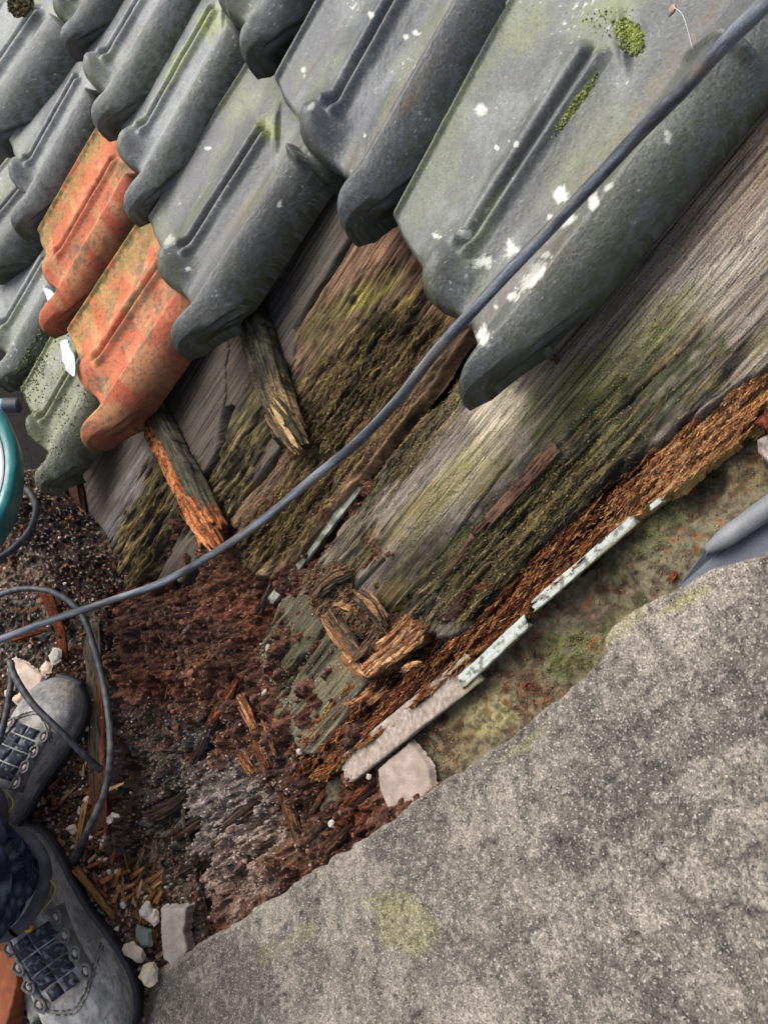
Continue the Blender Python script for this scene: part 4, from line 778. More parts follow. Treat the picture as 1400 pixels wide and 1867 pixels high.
# ------------------------------------------------------------------ loose bits
def ico(sub=1):
    t = (1+5**.5)/2; V = np.array([(-1, t, 0), (1, t, 0), (-1, -t, 0), (1, -t, 0), (0, -1, t), (0, 1, t), (0, -1, -t), (0, 1, -t), (t, 0, -1), (t, 0, 1), (-t, 0, -1), (-t, 0, 1)], float)
    Fc = [(0, 11, 5), (0, 5, 1), (0, 1, 7), (0, 7, 10), (0, 10, 11), (1, 5, 9), (5, 11, 4), (11, 10, 2), (10, 7, 6), (7, 1, 8), (3, 9, 4), (3, 4, 2), (3, 2, 6), (3, 6, 8), (3, 8, 9), (4, 9, 5), (2, 4, 11), (6, 2, 10), (8, 6, 7), (9, 8, 1)]
    V = V/np.linalg.norm(V[0]); V = V.tolist()
    for _ in range(sub):
        mid = {}; NF = []
        def md(a, b):
            k = (min(a, b), max(a, b))
            if k not in mid: m_ = (np.array(V[a])+np.array(V[b])); m_ /= np.linalg.norm(m_); mid[k] = len(V); V.append(m_.tolist())
            return mid[k]
        for a, b, c in Fc: x, y, z = md(a, b), md(b, c), md(c, a); NF += [(a, x, z), (b, y, x), (c, z, y), (x, y, z)]
        Fc = NF
    return np.array(V), np.array(Fc)
IV, IF = ico(1); IV0, IF0 = ico(0)
def stone(plane, px, py, lift, r, colr, label, cat='stone', group=None, sx=1., sy=.8, sz=.5, seed=0, ang=0, name='stone_chip', mat=None):
    r = r*(.75 if name == 'pebble' else 1); rg = np.random.default_rng(seed); V = IV*(1+(rg.random((len(IV), 1))-.5)*.6); V = V*np.array([sx, sy, sz])*r
    a = math.radians(ang); V = V @ np.array([[math.cos(a), math.sin(a), 0], [-math.sin(a), math.cos(a), 0], [0, 0, 1]])
    o = plane.hit(px, py, lift); W = o+V[:, :1]*plane.s+V[:, 1:2]*plane.t+V[:, 2:]*plane.n
    if np.dot(np.cross(plane.s, plane.t), plane.n) < 0: f = IF[:, ::-1]
    else: f = IF
    return tag(build(name, W, f, mat or M_STONE, np.tile(colr, (len(W), 1))*(.85+.3*rg.random((len(W), 1))), smooth=False, origin=o), label, cat, group)
CR = C(214, 192, 172); WH = C(186, 178, 166)
flake('plaster_flake', FLOOR, [(14, 1205), (26, 1199), (46, 1207), (80, 1232), (76, 1248), (58, 1262), (42, 1255), (14, 1222)], .034, .006, C(212, 190, 172), M_STONE, 'largest cream plaster flake above the toe of the upper boot', 'plaster flake', 131)
flake('plaster_flake', FLOOR, [(90, 1195), (98, 1182), (108, 1185), (107, 1203), (95, 1210)], .03, .004, WH, M_STONE, 'white plaster flake right above the cream one', 'plaster flake', 132)
flake('plaster_flake', FLOOR, [(74, 1218), (83, 1207), (92, 1212), (90, 1224), (78, 1227)], .03, .004, CR, M_STONE, 'small cream plaster flake between the white and the largest flake', 'plaster flake', 133)
flake('plaster_flake', FLOOR, [(22, 1275), (36, 1264), (42, 1272), (30, 1281)], .03, .004, CR, M_STONE, 'narrow cream flake just left of the upper boot', 'plaster flake', 134)
stone(FLOOR, 247, 1737, .03, .017, CR, 'cream stone beside the toe of the lower boot', seed=1, sy=.6, ang=50)
stone(FLOOR, 272, 1778, .03, .015, C(222, 206, 180), 'cream stone wedged between the lower boot and the slab', seed=2)
stone(FLOOR, 268, 1660, .03, .011, WH, 'white stone above the slate chip', seed=4)
stone(FLOOR, 281, 1672, .03, .010, CR, 'cream stone touching the white stone above the slate chip', seed=3)
stone(ROOF, 512, 1298, DECK+.0, .009, C(96, 100, 62), 'round olive green pebble on the board stump', seed=6, sz=.7, name='pebble')
stone(FLOOR, 201, 1495, .045, .0085, WH, 'round white pebble right of the cable, above the lower boot', seed=8, name='pebble')
stone(FLOOR, 211, 1486, .045, .0085, WH, 'oval white pebble leaning beside the round one', seed=10, sy=.5, ang=60, name='pebble')
stone(ROOF, 488, 1180, DECK, .006, WH, 'small white pebble at the left edge of the board stump', seed=12, name='pebble')
stone(ROOF, 482, 1262, DECK, .008, WH, 'oval white pebble left of the olive one', seed=14, sy=.5, name='pebble')
stone(ROOF, 545, 1370, DECK-.002, .006, WH, 'white pebble at the foot of the board stump', seed=16, name='pebble')
stone(ROOF, 605, 1502, DECK, .0075, WH, 'white pebble in the dark rot near the slab edge', seed=18, name='pebble')
stone(ROOF, 672, 1416, DECK, .006, WH, 'white pebble beside the pinkish cement piece', seed=20, name='pebble')
stone(ROOF, 1225, 18, .05, .006, C(176, 150, 134), 'tiny pinkish spider cocoon at the top of the largest tile', 'cocoon', seed=22, sy=.5, name='spider_cocoon')
# anonymous small chips (nothing tells them apart)
def in_poly_pts(poly, n, seed):
    rg = np.random.default_rng(seed); P = np.array(poly, float); out = []
    while len(out) < n:
        x = rg.uniform(P[:, 0].min(), P[:, 0].max()); y = rg.uniform(P[:, 1].min(), P[:, 1].max())
        if sdpoly(np.array([x]), np.array([y]), poly)[0] > 0: out.append((x, y))
    return out, rg
TOPK = {}
def top(x, y, sink=0.0):
    best = DECK-.05
    for k, (V, c, pl, nr) in PATCHES.items():
        if not any(k.startswith(q) for q in ('rotten', 'timber', 'roof_board', 'board_stump', 'torn')): continue
        if k not in TOPK: TOPK[k] = project(V)+((V-ROOF.o) @ ROOF.n,)
        px, py, hh_ = TOPK[k]; m_ = ((px-x)**2+(py-y)**2 < 36)&(nr > 0)
        if m_.any(): best = max(best, float(np.median(hh_[m_])))
    return best-sink
def surf(name, x, y):
    V = SURF[name]; i = np.argmin((V[1]-x)**2+(V[2]-y)**2); return V[0][i], V[3][i]
SURF = {}
for k, (V, c, pl, nr) in PATCHES.items():
    if k in ('rotten_wood_debris', 'ground', 'mortar_bed', 'board_stump'):
        px, py = project(V); SURF[k] = (V, px, py, c)
stone_base = []
pts, rg = in_poly_pts([(5, 1100), (150, 1150), (175, 1300), (190, 1560), (240, 1590), (290, 1660), (330, 1730), (270, 1770), (210, 1650), (60, 1560), (0, 1300)], 70, 3)
protos = []
for k in range(5):
    o = stone(FLOOR, 100, 1400, .02, .0042, [WH, CR, C(190, 170, 150), C(170, 160, 150), C(200, 190, 180)][k], 'small pale stone chip lying loose in the gutter dirt', 'stone', 'pale stone chips in the gutter', seed=30+k, sz=.6, name='stone_chip'); protos.append(o)
for i, (x, y) in enumerate(pts):
    p = surf('ground', x, y)[0]
    o = protos[i] if i < 5 else protos[i % 5].copy()
    if i >= 5: COL.objects.link(o)
    o.location = tuple(p+np.array([0, 0, .001])); o.rotation_euler = (rg.uniform(-.4, .4), rg.uniform(-.4, .4), rg.uniform(0, 6.28)); q = rg.uniform(.5, 1.9)**1.2; o.scale = (q, q*rg.uniform(.6, 1), q*.8)
# splinters strewn by the boots
def chipbar(colr, seed): return bar('wood_chip', (0, 0, 0), (.03, 0, 0), .0055, .0025, (0, 0, 1), lambda t, a, b, V: colr*(.7+.6*fbm(t*9, a*9+seed, 3, seed))[:, None], M_ROTG, 'tan wood chip strewn over the gutter dirt by the boots', 'wood chip', group='wood chips strewn by the boots', nseg=12, jag0=.006, jag1=.01, rough=.0008, side=4, seed=seed, taper=.6)
ch = [chipbar(c, 200+i) for i, c in enumerate([C(176, 128, 86), C(150, 98, 62), C(196, 160, 116), C(128, 84, 60)])]
pts, rg = in_poly_pts([(150, 1540), (215, 1560), (280, 1600), (300, 1700), (290, 1760), (215, 1660), (150, 1570)], 75, 5)
p2, _ = in_poly_pts([(70, 1420), (190, 1400), (195, 1560), (80, 1550)], 25, 6); pts += p2
p3, _ = in_poly_pts([(0, 1100), (150, 1100), (185, 1230), (30, 1200)], 16, 7); pts += p3
for i, (x, y) in enumerate(pts):
    p = surf('ground', x, y)[0]; o = ch[i] if i < 4 else ch[i % 4].copy()
    if i >= 4: COL.objects.link(o)
    o.location = tuple(p+np.array([0, 0, .003+rg.uniform(0, .006)])); o.rotation_euler = (rg.uniform(-.3, .3), rg.uniform(-.25, .25), rg.uniform(.3, 2.6)); q = rg.uniform(.4, 1.35); o.scale = (q, rg.uniform(.6, 1.5), 1)
# pale splinters on the rot and torn wood: placed one by one
ctan = lambda t, a, b, V: mix(C(176, 116, 70)+0*V, C(226, 176, 124), fbm(t*8, a*9+b*4, 3, int(abs(V[0, 0])*1e4) % 97))
SPL = [((618, 1100), (650, 1100), .006, 'tan sliver on the upper part of the torn wood'), ((640, 1140), (655, 1165), .008, 'short tan splinter on the torn wood'), ((725, 1220), (770, 1205), .011, 'pale pointed splinter sticking out below the torn wood'),
       ((745, 1130), (700, 1180), .012, 'broad splintered fibre at the tan end of the torn wood'), ((775, 1140), (728, 1200), .012, 'outermost fibre at the tan end of the torn wood'), ((705, 1245), (640, 1295), .020, 'orange torn fibre in the hollow under the torn wood'), ((690, 1260), (625, 1285), .010, 'thin orange fibre beside the torn one in the hollow'),
       ((430, 1255), (468, 1330), .020, 'orange bark strip at the left of the board stump'), ((462, 1310), (492, 1400), .018, 'orange bark strip below the first, left of the stump'), ((480, 1300), (505, 1380), .009, 'narrow orange bark fibre next to the stump'), ((485, 1408), (580, 1445), .013, 'long tan splinter lying across the rot below the stump'),
       ((520, 1440), (552, 1540), .020, 'brown bark strip standing in the rot near the slab'), ((440, 1370), (465, 1410), .020, 'pale wood knot lump left of the bark strips'), ((555, 1500), (600, 1440), .012, 'dark curled bark above the slab edge'), ((620, 1440), (668, 1405), .013, 'brown bent bark beside the cement piece'), ((640, 1500), (590, 1560), .018, 'rusty wood lump against the slab edge'),
       ((525, 1570), (538, 1585), .006, 'tiny orange chip at the slab edge'), ((1105, 1010), (1120, 985), .004, 'thin tan sliver on the dark edge of the valley board'), ((410, 1250), (385, 1300), .012, 'dull brown wood sliver on the dark rot'), ((760, 690), (735, 730), .006, 'small loose fibre on the rotted board'),
       ((860, 1075), (905, 1062), .009, 'brown chunk on the dark hollow of the valley board'), ((830, 1095), (860, 1080), .012, 'second brown chunk in the dark hollow'), ((395, 900), (380, 940), .008, 'tan fibre on the rotten board left of the gap'), ((520, 690), (500, 655), .0025, 'tan sliver lying across the upper batten')]
for i, (a, b, wd, lb) in enumerate(SPL):
    l = DECK+(.016 if 'torn wood' in lb else .024 if 'batten' in lb else .008 if i in (17, 19) else .003)
    dk = any(w_ in lb for w_ in ('brown', 'dark', 'rusty'))
    pal = [C(96, 66, 48), C(66, 46, 38), C(124, 86, 62)] if dk else [C(190, 134, 90), C(158, 98, 62), C(212, 164, 118), C(110, 68, 48)]
    if 'batten' in lb: la = lb_ = l
    else: la, lb_ = top(*a, .001), top(*b, -.002)
    bundle(R_(*a, la), R_(*b, lb_), wd, pal, lb, 400+i, 10+int(wd*1400))

# ------------------------------------------------------------------ crumbs and fibres (uncountable)
def crumbs(src, n, rmin, rmax, pal, seed, label, cat, name, weight=None, out=.001):
    V, c, pl, nr = PATCHES[src]; rg = np.random.default_rng(seed); px, py = project(V)
    w_ = (nr > 4).astype(float)
    if weight is not None: w_ = w_*weight(px, py)
    w_ /= w_.sum(); idx = rg.choice(len(V), n, p=w_)
    B = IV0[None]*(1+(rg.random((n, 12, 1))-.5)*.7); B = B*(rg.uniform(.5, 1, (n, 1, 3)))
    r = rmin+(rmax-rmin)*rg.random(n)**3; ax_ = rg.normal(size=(n, 3)); 
    W = (B*r[:, None, None]+V[idx][:, None]+pl.n*out).reshape(-1, 3)
    Fc = (IF0[None]+(np.arange(n)*12)[:, None, None]).reshape(-1, 3)
    pal = np.array(pal); cc = pal[rg.integers(0, len(pal), n)]*.75+c[idx]*.6; cc = np.repeat(cc*(.7+.6*rg.random((n, 1))), 12, 0)
    o = build(name, W, Fc, M_STONE, cc, smooth=False); tag(o, label, cat, kind='stuff'); return o
crumbs('rotten_wood_debris', 16000, .0006, .0032, [C(110, 62, 44), C(84, 50, 40), C(60, 42, 36), C(150, 88, 58), C(120, 108, 100), C(72, 52, 44)], 1, 'brown crumbs of rotten wood scattered over the debris', 'wood crumbs', 'wood_crumbs')
crumbs('rotten_wood_debris', 9000, .0006, .0028, [C(130, 118, 110), C(160, 146, 136), C(96, 86, 80), C(184, 170, 158)], 4, 'grey and pale plaster crumbs over the lower part of the debris', 'plaster crumbs', 'plaster_crumbs', lambda px, py: .03+blob(px, py, 400, 1520, 170, 170, 0)+.5*blob(px, py, 300, 1340, 120, 90, 0))
crumbs('ground', 9000, .0007, .0042, [C(206, 190, 172), C(150, 120, 98), C(120, 90, 72), C(90, 64, 52), C(220, 212, 204), C(166, 100, 66)], 2, 'gravelly crumbs covering the gutter floor', 'gravel', 'gravel_crumbs', lambda px, py: 1-.9*blob(px, py, 110, 970, 150, 110, 20))
crumbs('mortar_bed', 2500, .0005, .002, [C(96, 70, 48), C(130, 120, 92), C(150, 88, 56)], 3, 'dirt crumbs on the mossy mortar', 'dirt crumbs', 'dirt_crumbs', lambda px, py: .2+2*blob(px, py, 960, 1250, 90, 40, 30)+2*blob(px, py, 800, 1350, 50, 80, 0))
crumbs('timber_plank', 4000, .0005, .0020, [C(70, 62, 44), C(96, 84, 54), C(50, 40, 32), C(150, 128, 84)], 5, 'dark wood crumbs on the rotten part of the valley board', 'wood crumbs', 'wood_crumbs', lambda px, py: .02+blob(px, py, 900, 1010, 190, 80, -45)+.6*blob(px, py, 1080, 850, 150, 60, -45)+.7*blob(px, py, 760, 800, 150, 30, -50))
crumbs('board_stump', 1800, .0006, .0022, [C(110, 100, 84), C(70, 60, 48), C(170, 160, 146)], 6, 'grey crumbs on the board stump', 'wood crumbs', 'wood_crumbs', lambda px, py: .08+blob(px, py, 490, 1260, 40, 110, -10))
crumbs('roof_board', 5000, .0006, .0022, [C(70, 56, 40), C(100, 84, 50), C(50, 38, 30), C(140, 112, 70)], 7, 'brown crumbs on the rotted board between the tiles', 'wood crumbs', 'wood_crumbs', lambda px, py: .01+blob(px, py, 640, 760, 170, 90, -50)+blob(px, py, 520, 940, 110, 60, -40))
crumbs('rotten_wood_debris', 1500, .0022, .0075, [C(96, 60, 46), C(70, 46, 38), C(56, 40, 34), C(118, 76, 56), C(84, 70, 62)], 41, 'clods of crumbled brown wood heaped in the rot', 'wood clods', 'wood_clods', lambda px, py: .25+blob(px, py, 330, 1180, 150, 110, 0)+.5*blob(px, py, 560, 1480, 90, 60, 0))
def fibres(src, n, lmin, lmax, r, pal, seed, label, name, weight=None, spread=.25, tilt=.25, out=.001):
    V, c, pl, nr = PATCHES[src]; rg = np.random.default_rng(seed); px, py = project(V); w_ = (nr > 2).astype(float)
    if weight is not None: w_ = w_*weight(px, py)
    w_ /= w_.sum(); idx = rg.choice(len(V), n, p=w_); L = rg.uniform(lmin, lmax, n)
    a = rg.normal(0, spread, n); A = np.cos(a)[:, None]*pl.s+np.sin(a)[:, None]*pl.t+pl.n*rg.normal(0, tilt, n)[:, None]; A /= np.linalg.norm(A, axis=1)[:, None]
    B = np.cross(A, pl.n); B /= np.linalg.norm(B, axis=1)[:, None]; N = np.cross(A, B); R = r*rg.uniform(.5, 1.4, n)
    P = V[idx]+pl.n*out; k = [(-1, 1, 0), (-1, -.6, .7), (-1, -.6, -.7), (1, .35, 0), (1, -.2, .25), (1, -.2, -.25)]
    W = np.stack([P+A*(L*.5*x)[:, None]+B*(R*y)[:, None]+N*(R*z)[:, None] for x, y, z in k], 1).reshape(-1, 3)
    Fq = np.array([(0, 1, 4, 3), (1, 2, 5, 4), (2, 0, 3, 5)]); Fq = (Fq[None]+(np.arange(n)*6)[:, None, None]).reshape(-1, 4)
    pal = np.array(pal); cc = pal[rg.integers(0, len(pal), n)]*.7+c[idx]*.5; cc = np.repeat(cc*(.7+.6*rg.random((n, 1))), 6, 0)
    o = build(name, W, Fq, M_ROT, cc, smooth=False); return tag(o, label, 'wood fibres', kind='stuff')
fibres('rotten_timber_edge', 9000, .004, .018, .0006, [C(200, 130, 78), C(150, 82, 48), C(90, 46, 30), C(226, 170, 112)], 1, 'orange brown fibres bristling on the rotten timber edge', 'wood_fibres')
fibres('timber_plank', 3500, .004, .02, .0004, [C(110, 96, 60), C(60, 50, 36), C(150, 134, 88)], 2, 'fine grey fibres on the rotten part of the valley board', 'wood_fibres', lambda px, py: .02+blob(px, py, 950, 980, 210, 80, -45)+.6*blob(px, py, 760, 800, 190, 34, -50))
fibres('roof_board', 5000, .004, .02, .0005, [C(120, 96, 60), C(64, 50, 36), C(160, 134, 84), C(84, 58, 40)], 3, 'brown fibres on the rotted board between the tiles', 'wood_fibres', lambda px, py: .02+blob(px, py, 660, 720, 190, 90, -50)+blob(px, py, 520, 940, 110, 60, -40))
fibres('torn_wood_layer', 3500, .003, .016, .0005, [C(196, 142, 92), C(110, 90, 70), C(70, 58, 48), C(220, 176, 128)], 4, 'frayed fibres on the torn wood layer', 'wood_fibres', spread=.6)
fibres('rotten_wood_debris', 3500, .004, .018, .0007, [C(140, 84, 54), C(84, 54, 42), C(180, 124, 80), C(60, 46, 38)], 5, 'loose fibres strewn over the rotten debris', 'wood_fibres', spread=2.0, out=.003, tilt=.4)
fibres('mortar_bed', 420, .004, .014, .0007, [C(170, 84, 50), C(140, 78, 50), C(110, 70, 48)], 6, 'rust coloured fibres fallen on the mossy mortar', 'wood_fibres', lambda px, py: .02+blob(px, py, 960, 1270, 50, 40, 0)+.6*blob(px, py, 960, 1170, 60, 40, 30), spread=1.5, out=.003)

CHK = [((385, 1330), (440, 1235), .026, 'curved dark bark slab on the rot left of the orange bark strips'), ((352, 1400), (400, 1310), .020, 'dark wood sliver low on the rot, left of the bark slab'), ((275, 1490), (350, 1440), .022, 'dark cracked wood lump on the grey part of the rot'), ((300, 1545), (380, 1490), .022, 'second dark cracked wood lump below the first'),
       ((400, 1520), (480, 1455), .026, 'grey brown block of split wood left of the standing bark strip'), ((420, 1590), (510, 1530), .022, 'low split wood piece near the slab edge'), ((235, 1470), (262, 1400), .016, 'stubby dark wood piece next to the gutter board'), ((300, 1610), (370, 1570), .020, 'grey wood lump above the pale block'),
       ((560, 1545), (600, 1500), .020, 'dark knot of bark beside the slab'), ((620, 1480), (690, 1430), .020, 'dark red rotten piece under the cement strip'), ((470, 1120), (500, 1060), .016, 'dark crumbling wood end at the foot of the rotted board'), ((260, 1085), (320, 1060), .014, 'rust brown fibre roll just under the hose'),
       ((350, 1120), (395, 1085), .012, 'orange brown crumb of wood near the lower batten end'), ((800, 1130), (850, 1080), .022, 'blackened wood lump at the end of the valley board'), ((700, 1290), (770, 1235), .020, 'dark red splintered wood in the rotten edge'), ((610, 1345), (680, 1290), .020, 'dark red splintered wood by the foot of the board stump')]
tw = [o for o in COL.objects if o.name.startswith('torn_wood_layer')][0]; tw['_org'] = [float(v) for v in tw.location]; ORG.append(tw)
TAN = [C(206, 150, 104), C(228, 180, 132), C(168, 108, 68), C(188, 130, 88)]; GRY = [C(104, 90, 76), C(76, 66, 56), C(134, 108, 84), C(164, 122, 88)]
for i, (a, b, wd, pl_, z0, z1) in enumerate([((700, 1205), (776, 1142), .024, TAN, .016, .026), ((690, 1190), (752, 1128), .022, TAN, .018, .030), ((668, 1225), (735, 1170), .020, TAN, .012, .020), ((625, 1190), (672, 1236), .018, TAN, .014, .012), ((592, 1120), (628, 1180), .014, TAN, .016, .014),
                                       ((640, 1040), (575, 1085), .018, GRY, .014, .012), ((655, 1080), (712, 1150), .026, GRY, .014, .018), ((600, 1120), (660, 1200), .026, GRY, .014, .014), ((735, 1222), (772, 1206), .007, TAN, .020, .024), ((640, 1110), (610, 1100), .006, TAN, .028, .030), ((690, 1150), (640, 1210), .010, GRY, .024, .020)]):
    bundle(R_(*a, DECK+z0), R_(*b, DECK+z1), wd, pl_, None, 900+i, 34, name='torn_fibres', parent=tw)
for i, (a, b, wd, lb) in enumerate(CHK):
    pal = [C(70, 56, 48), C(48, 38, 34), C(98, 84, 74), C(84, 60, 46)] if 'red' not in lb and 'rust' not in lb and 'orange' not in lb else [C(96, 50, 36), C(70, 38, 30), C(140, 80, 52), C(54, 34, 28)]
    bundle(R_(*a, top(*a, .003)), R_(*b, top(*b, .001)), wd*.9, pal, lb, 700+i, 60, cat='wood chunk', name='wood_chunk')
def tufts(src, n, seed, label, weight, r0=.0006, r1=.0024, pal=None):
    crumbs(src, n, r0, r1, pal or [C(104, 112, 44), C(134, 140, 56), C(70, 80, 34), C(150, 152, 78), C(88, 92, 46)], seed, label, 'moss', 'moss_tufts', weight)
tufts('tile1', 2600, 31, 'bright green moss on the stop lug of the largest tile', lambda px, py: blob(px, py, 1148, 68, 34, 22, 62)+.25*blob(px, py, 1050, 190, 70, 7, -54)+.012*blob(px, py, 1120, 40, 60, 30, 0))
tufts('tile12', 1500, 32, 'moss tufts on the mossy tile', lambda px, py: .15+blob(px, py, 60, 690, 16, 60, 25))
tufts('tile13', 700, 33, 'moss tufts along the roll of the left edge tile', lambda px, py: blob(px, py, 55, 650, 12, 70, 30))
tufts('timber_plank', 4200, 34, 'thin moss and algae crust on the valley board', lambda px, py: .02+blob(px, py, 1120, 690, 150, 34, -46)+.7*blob(px, py, 800, 920, 130, 24, -50)+.4*blob(px, py, 1060, 830, 180, 50, -45), .0004, .0013)
tufts('roof_board', 500, 35, 'moss tufts on the boards by the orange tile', lambda px, py: .1+blob(px, py, 180, 1030, 40, 30, -50), .0004, .0013)
tufts('mortar_bed', 3000, 36, 'moss tufts on the mortar bed', lambda px, py: .08+blob(px, py, 1210, 960, 100, 50, -50)+blob(px, py, 1040, 1190, 70, 50, -30), .0004, .0015, [C(104, 108, 62), C(84, 86, 54), C(130, 128, 84)])

# ------------------------------------------------------------------ person: boots and trouser legs
def frame(ank, toe, za=.11, zt=.03):
    A = FLOOR.hit(*ank, za); T = FLOOR.hit(*toe, zt); d = T-A; d[2] = 0; L = np.linalg.norm(d); x = d/L
    return np.array([A[0], A[1], 0]), x, np.array([-x[1], x[0], 0]), L
EX = [-.085, -.075, -.05, -.02, .02, .06, .09, .12, .15, .175, .195, .21, .218]
EW = [.010, .026, .035, .037, .037, .040, .046, .051, .053, .050, .042, .027, .008]
EH = [.055, .085, .098, .102, .104, .100, .088, .076, .069, .064, .056, .042, .020]
def boot(pr, org, X, Y, sc, seed, lab):
    Zv = np.array([0, 0, 1.]); O = org
    W = lambda x, y, z: O + (np.asarray(x)[..., None]*X + np.asarray(y)[..., None]*Y + np.asarray(z)[..., None]*Zv)*sc
    bt = bpy.data.objects.new('boot', None); COL.objects.link(bt); bt.parent = pr; bt['label'] = lab
    porg = np.array(pr['_org'][:]); bt.location = tuple(O-porg); bt['_org'] = [float(v) for v in O]; ORG.append(bt)
    x = np.interp(np.linspace(0, 1, 90), np.linspace(0, 1, len(EX)), EX); wv = np.interp(x, EX, EW); hv = np.interp(x, EX, EH)
    k = np.ones(7)/7; wv[4:-4] = np.convolve(wv, k, 'same')[4:-4]; hv[4:-4] = np.convolve(hv, k, 'same')[4:-4]
    a = np.linspace(0, math.pi, 70); XX, AA = np.meshgrid(x, a, indexing='ij'); ca, sa = np.cos(AA), np.sin(AA)
    e = .72; yy = np.sign(ca)*np.abs(ca)**e*wv[:, None]; zz = .018+(hv[:, None]-.018)*np.abs(sa)**.8
    dsp = (fbm(XX*60, AA*3, 4, seed)-.5)*.004 + (fbm(XX*300, AA*16, 3, seed+1)-.5)*.0009
    crease = np.exp(-((XX-.085-.01*ca)/.004)**2)+np.exp(-((XX-.102+.006*ca)/.003)**2); zz = zz+dsp-.003*crease*ss(.3, .8, sa)
    seamd = np.abs(XX-(.135-.05*np.abs(ca)**1.5)); zz = zz-.0018*np.exp(-(seamd/.0016)**2)
    V = W(XX, yy, zz)
    n = fbm(XX*45, AA*5, 4, seed+2); n2 = fbm(XX*220, AA*26, 3, seed+3)
    c = mix(C(138, 137, 136)+0*XX[..., None], C(188, 186, 183), ss(.35, .65, n)); c = mix(c, C(176, 174, 172), ss(.08, .18, XX)*ss(.35, .6, n2*.4+n*.6)*.65)
    c = mix(c, C(150, 132, 112), ss(.16, .2, XX)*ss(.5, .6, n)*.6); c = mix(c, C(62, 62, 66), ss(.55, .7, n2)*.45); c = mix(c, C(176, 162, 134), np.exp(-(seamd/.004)**2)*ss(.4, .55, n)*.7)
    Q = grid_faces(*XX.shape); build('upper', V.reshape(-1, 3), Q, M_LEATHER, c.reshape(-1, 3), parent=bt)
    for x0_, yo in ((.150, .0), (.155, .0)):
        P = []
        for t in np.linspace(-1, 1, 21):
            xx = x0_-.045*abs(t)**1.6; wl = float(np.interp(xx, EX, EW)); q = min(.97, abs(t)); hl = float(np.interp(xx, EX, EH)); P.append(W(xx, t*wl*.97, .018+(hl-.018)*math.sqrt(1-q**(2/.72))**.8+.0012))
        tube('seam', P, .0011*sc, M_CLOTH, lambda V, L: mix(C(176, 168, 150)+0*V, C(90, 88, 86), ss(.45, .55, vn(L*420, L*0, 5))), parent=bt, sides=6, seg=3)
    # sole
    th = np.linspace(0, 2*math.pi, 80, endpoint=False); sxx = np.cos(th); cx = (EX[0]+EX[-1])/2; hx = (EX[-1]-EX[0])/2+.006
    xs = cx+hx*sxx; ws = np.interp(np.clip(xs, EX[0]+.004, EX[-1]-.004), EX, EW)+.006; ys = np.sign(np.sin(th))*np.minimum(ws, np.abs(np.sin(th))*.13+.0)
    rows = [(.90, .0), (1.0, .004), (1.0, .022), (.97, .026), (.6, .026)]; V = np.concatenate([W(cx+(xs-cx)*f, ys*f, np.full(80, z)) for f, z in rows]); idx = np.arange(400).reshape(5, 80); nx = np.roll(idx, -1, 1)
    build('sole', V, np.stack([idx[:-1], nx[:-1], nx[1:], idx[1:]], -1).reshape(-1, 4), M_RUBBER, np.tile(C(48, 48, 52), (400, 1)), parent=bt)
    zs = lambda xx: float(np.interp(xx, EX, EH))
    # quilted tongue panels
    def pad(name, x0, x1, y0, y1, dz, colr, mat=M_LEATHER, hgt=.004):
        u = np.linspace(0, 1, 14); UU, VV = np.meshgrid(u, u, indexing='ij'); xx = x0+(x1-x0)*UU; y_ = y0+(y1-y0)*VV
        wl = np.interp(xx, EX, EW); hl = np.interp(xx, EX, EH); q = np.clip(np.abs(y_)/wl, 0, .98)
        sa_ = np.sqrt(1-q**(2/.72)); z = .018+(hl-.018)*np.abs(sa_)**.8 + dz + hgt*(np.clip(np.minimum(np.minimum(UU, 1-UU), np.minimum(VV, 1-VV))*5, 0, 1)**.5) + (fbm(xx*200, y_*200, 3, seed+9)-.5)*.0015
        n = fbm(xx*260, y_*260, 3, seed+10)[..., None]; cc = np.asarray(colr)*(.6+.8*n)
        cc = mix(cc, C(150, 150, 152), ss(.58, .7, n[..., 0])*.5); build(name, W(xx, y_, z).reshape(-1, 3), grid_faces(14, 14), mat, cc.reshape(-1, 3), parent=bt)
    NV = C(42, 46, 60)
    for i, (x0, x1) in enumerate([(.052, .072), (.074, .093), (.095, .113), (.115, .130)]):
        wq = [.024, .024, .022, .018][i]
        pad('tongue_panel', x0, x1, -wq, -.001, .001, NV); pad('tongue_panel', x0, x1, .001, wq, .001, NV)
    # side facing strips with lace loops
    for sgn in (-1, 1):
        pad('facing', .040, .135, sgn*.025, sgn*.036, .0015, C(112, 110, 110), hgt=.003)
        for xe in (.052, .076, .100, .124):
            yl = sgn*.0300; wl = np.interp(xe, EX, EW); hl = zs(xe); q = abs(yl)/wl; z = .018+(hl-.018)*(math.sqrt(1-q**(2/.72)))**.8+.006
            P = [W(xe+dx, yl+dy, z+dz) for dx, dy, dz in [(-.009, 0, -.001), (-.002, sgn*.006, .001), (.009, 0, -.001), (.002, -sgn*.006, .002), (-.009, 0, -.001)]]
            tube('lace_loop', P, .0019*sc, M_LEATHER, lambda V, L: mix(C(140, 134, 130)+0*V, C(90, 88, 90), fbm(V[:, 0]*500, V[:, 1]*500, 3, 4)), parent=bt, sides=8, seg=5)
            tube('eyelet', [W(xe-.003, yl, z-.0015), W(xe, yl, z), W(xe+.003, yl, z-.0015)], .003*sc, M_RUBBER, lambda V, L: C(176, 166, 160)+0*V, parent=bt, sides=8, seg=3)
    for (xa, xb) in ((.060, .070), (.098, .106)):
        tube('lace', [W(xa, -.030, zs(xa)+.000), W((xa+xb)/2, 0, zs(xa)+.0075), W(xb, .030, zs(xb)-.000)], .0010*sc, M_LEATHER, lambda V, L: C(60, 62, 70)+0*V, parent=bt, sides=8, seg=10)
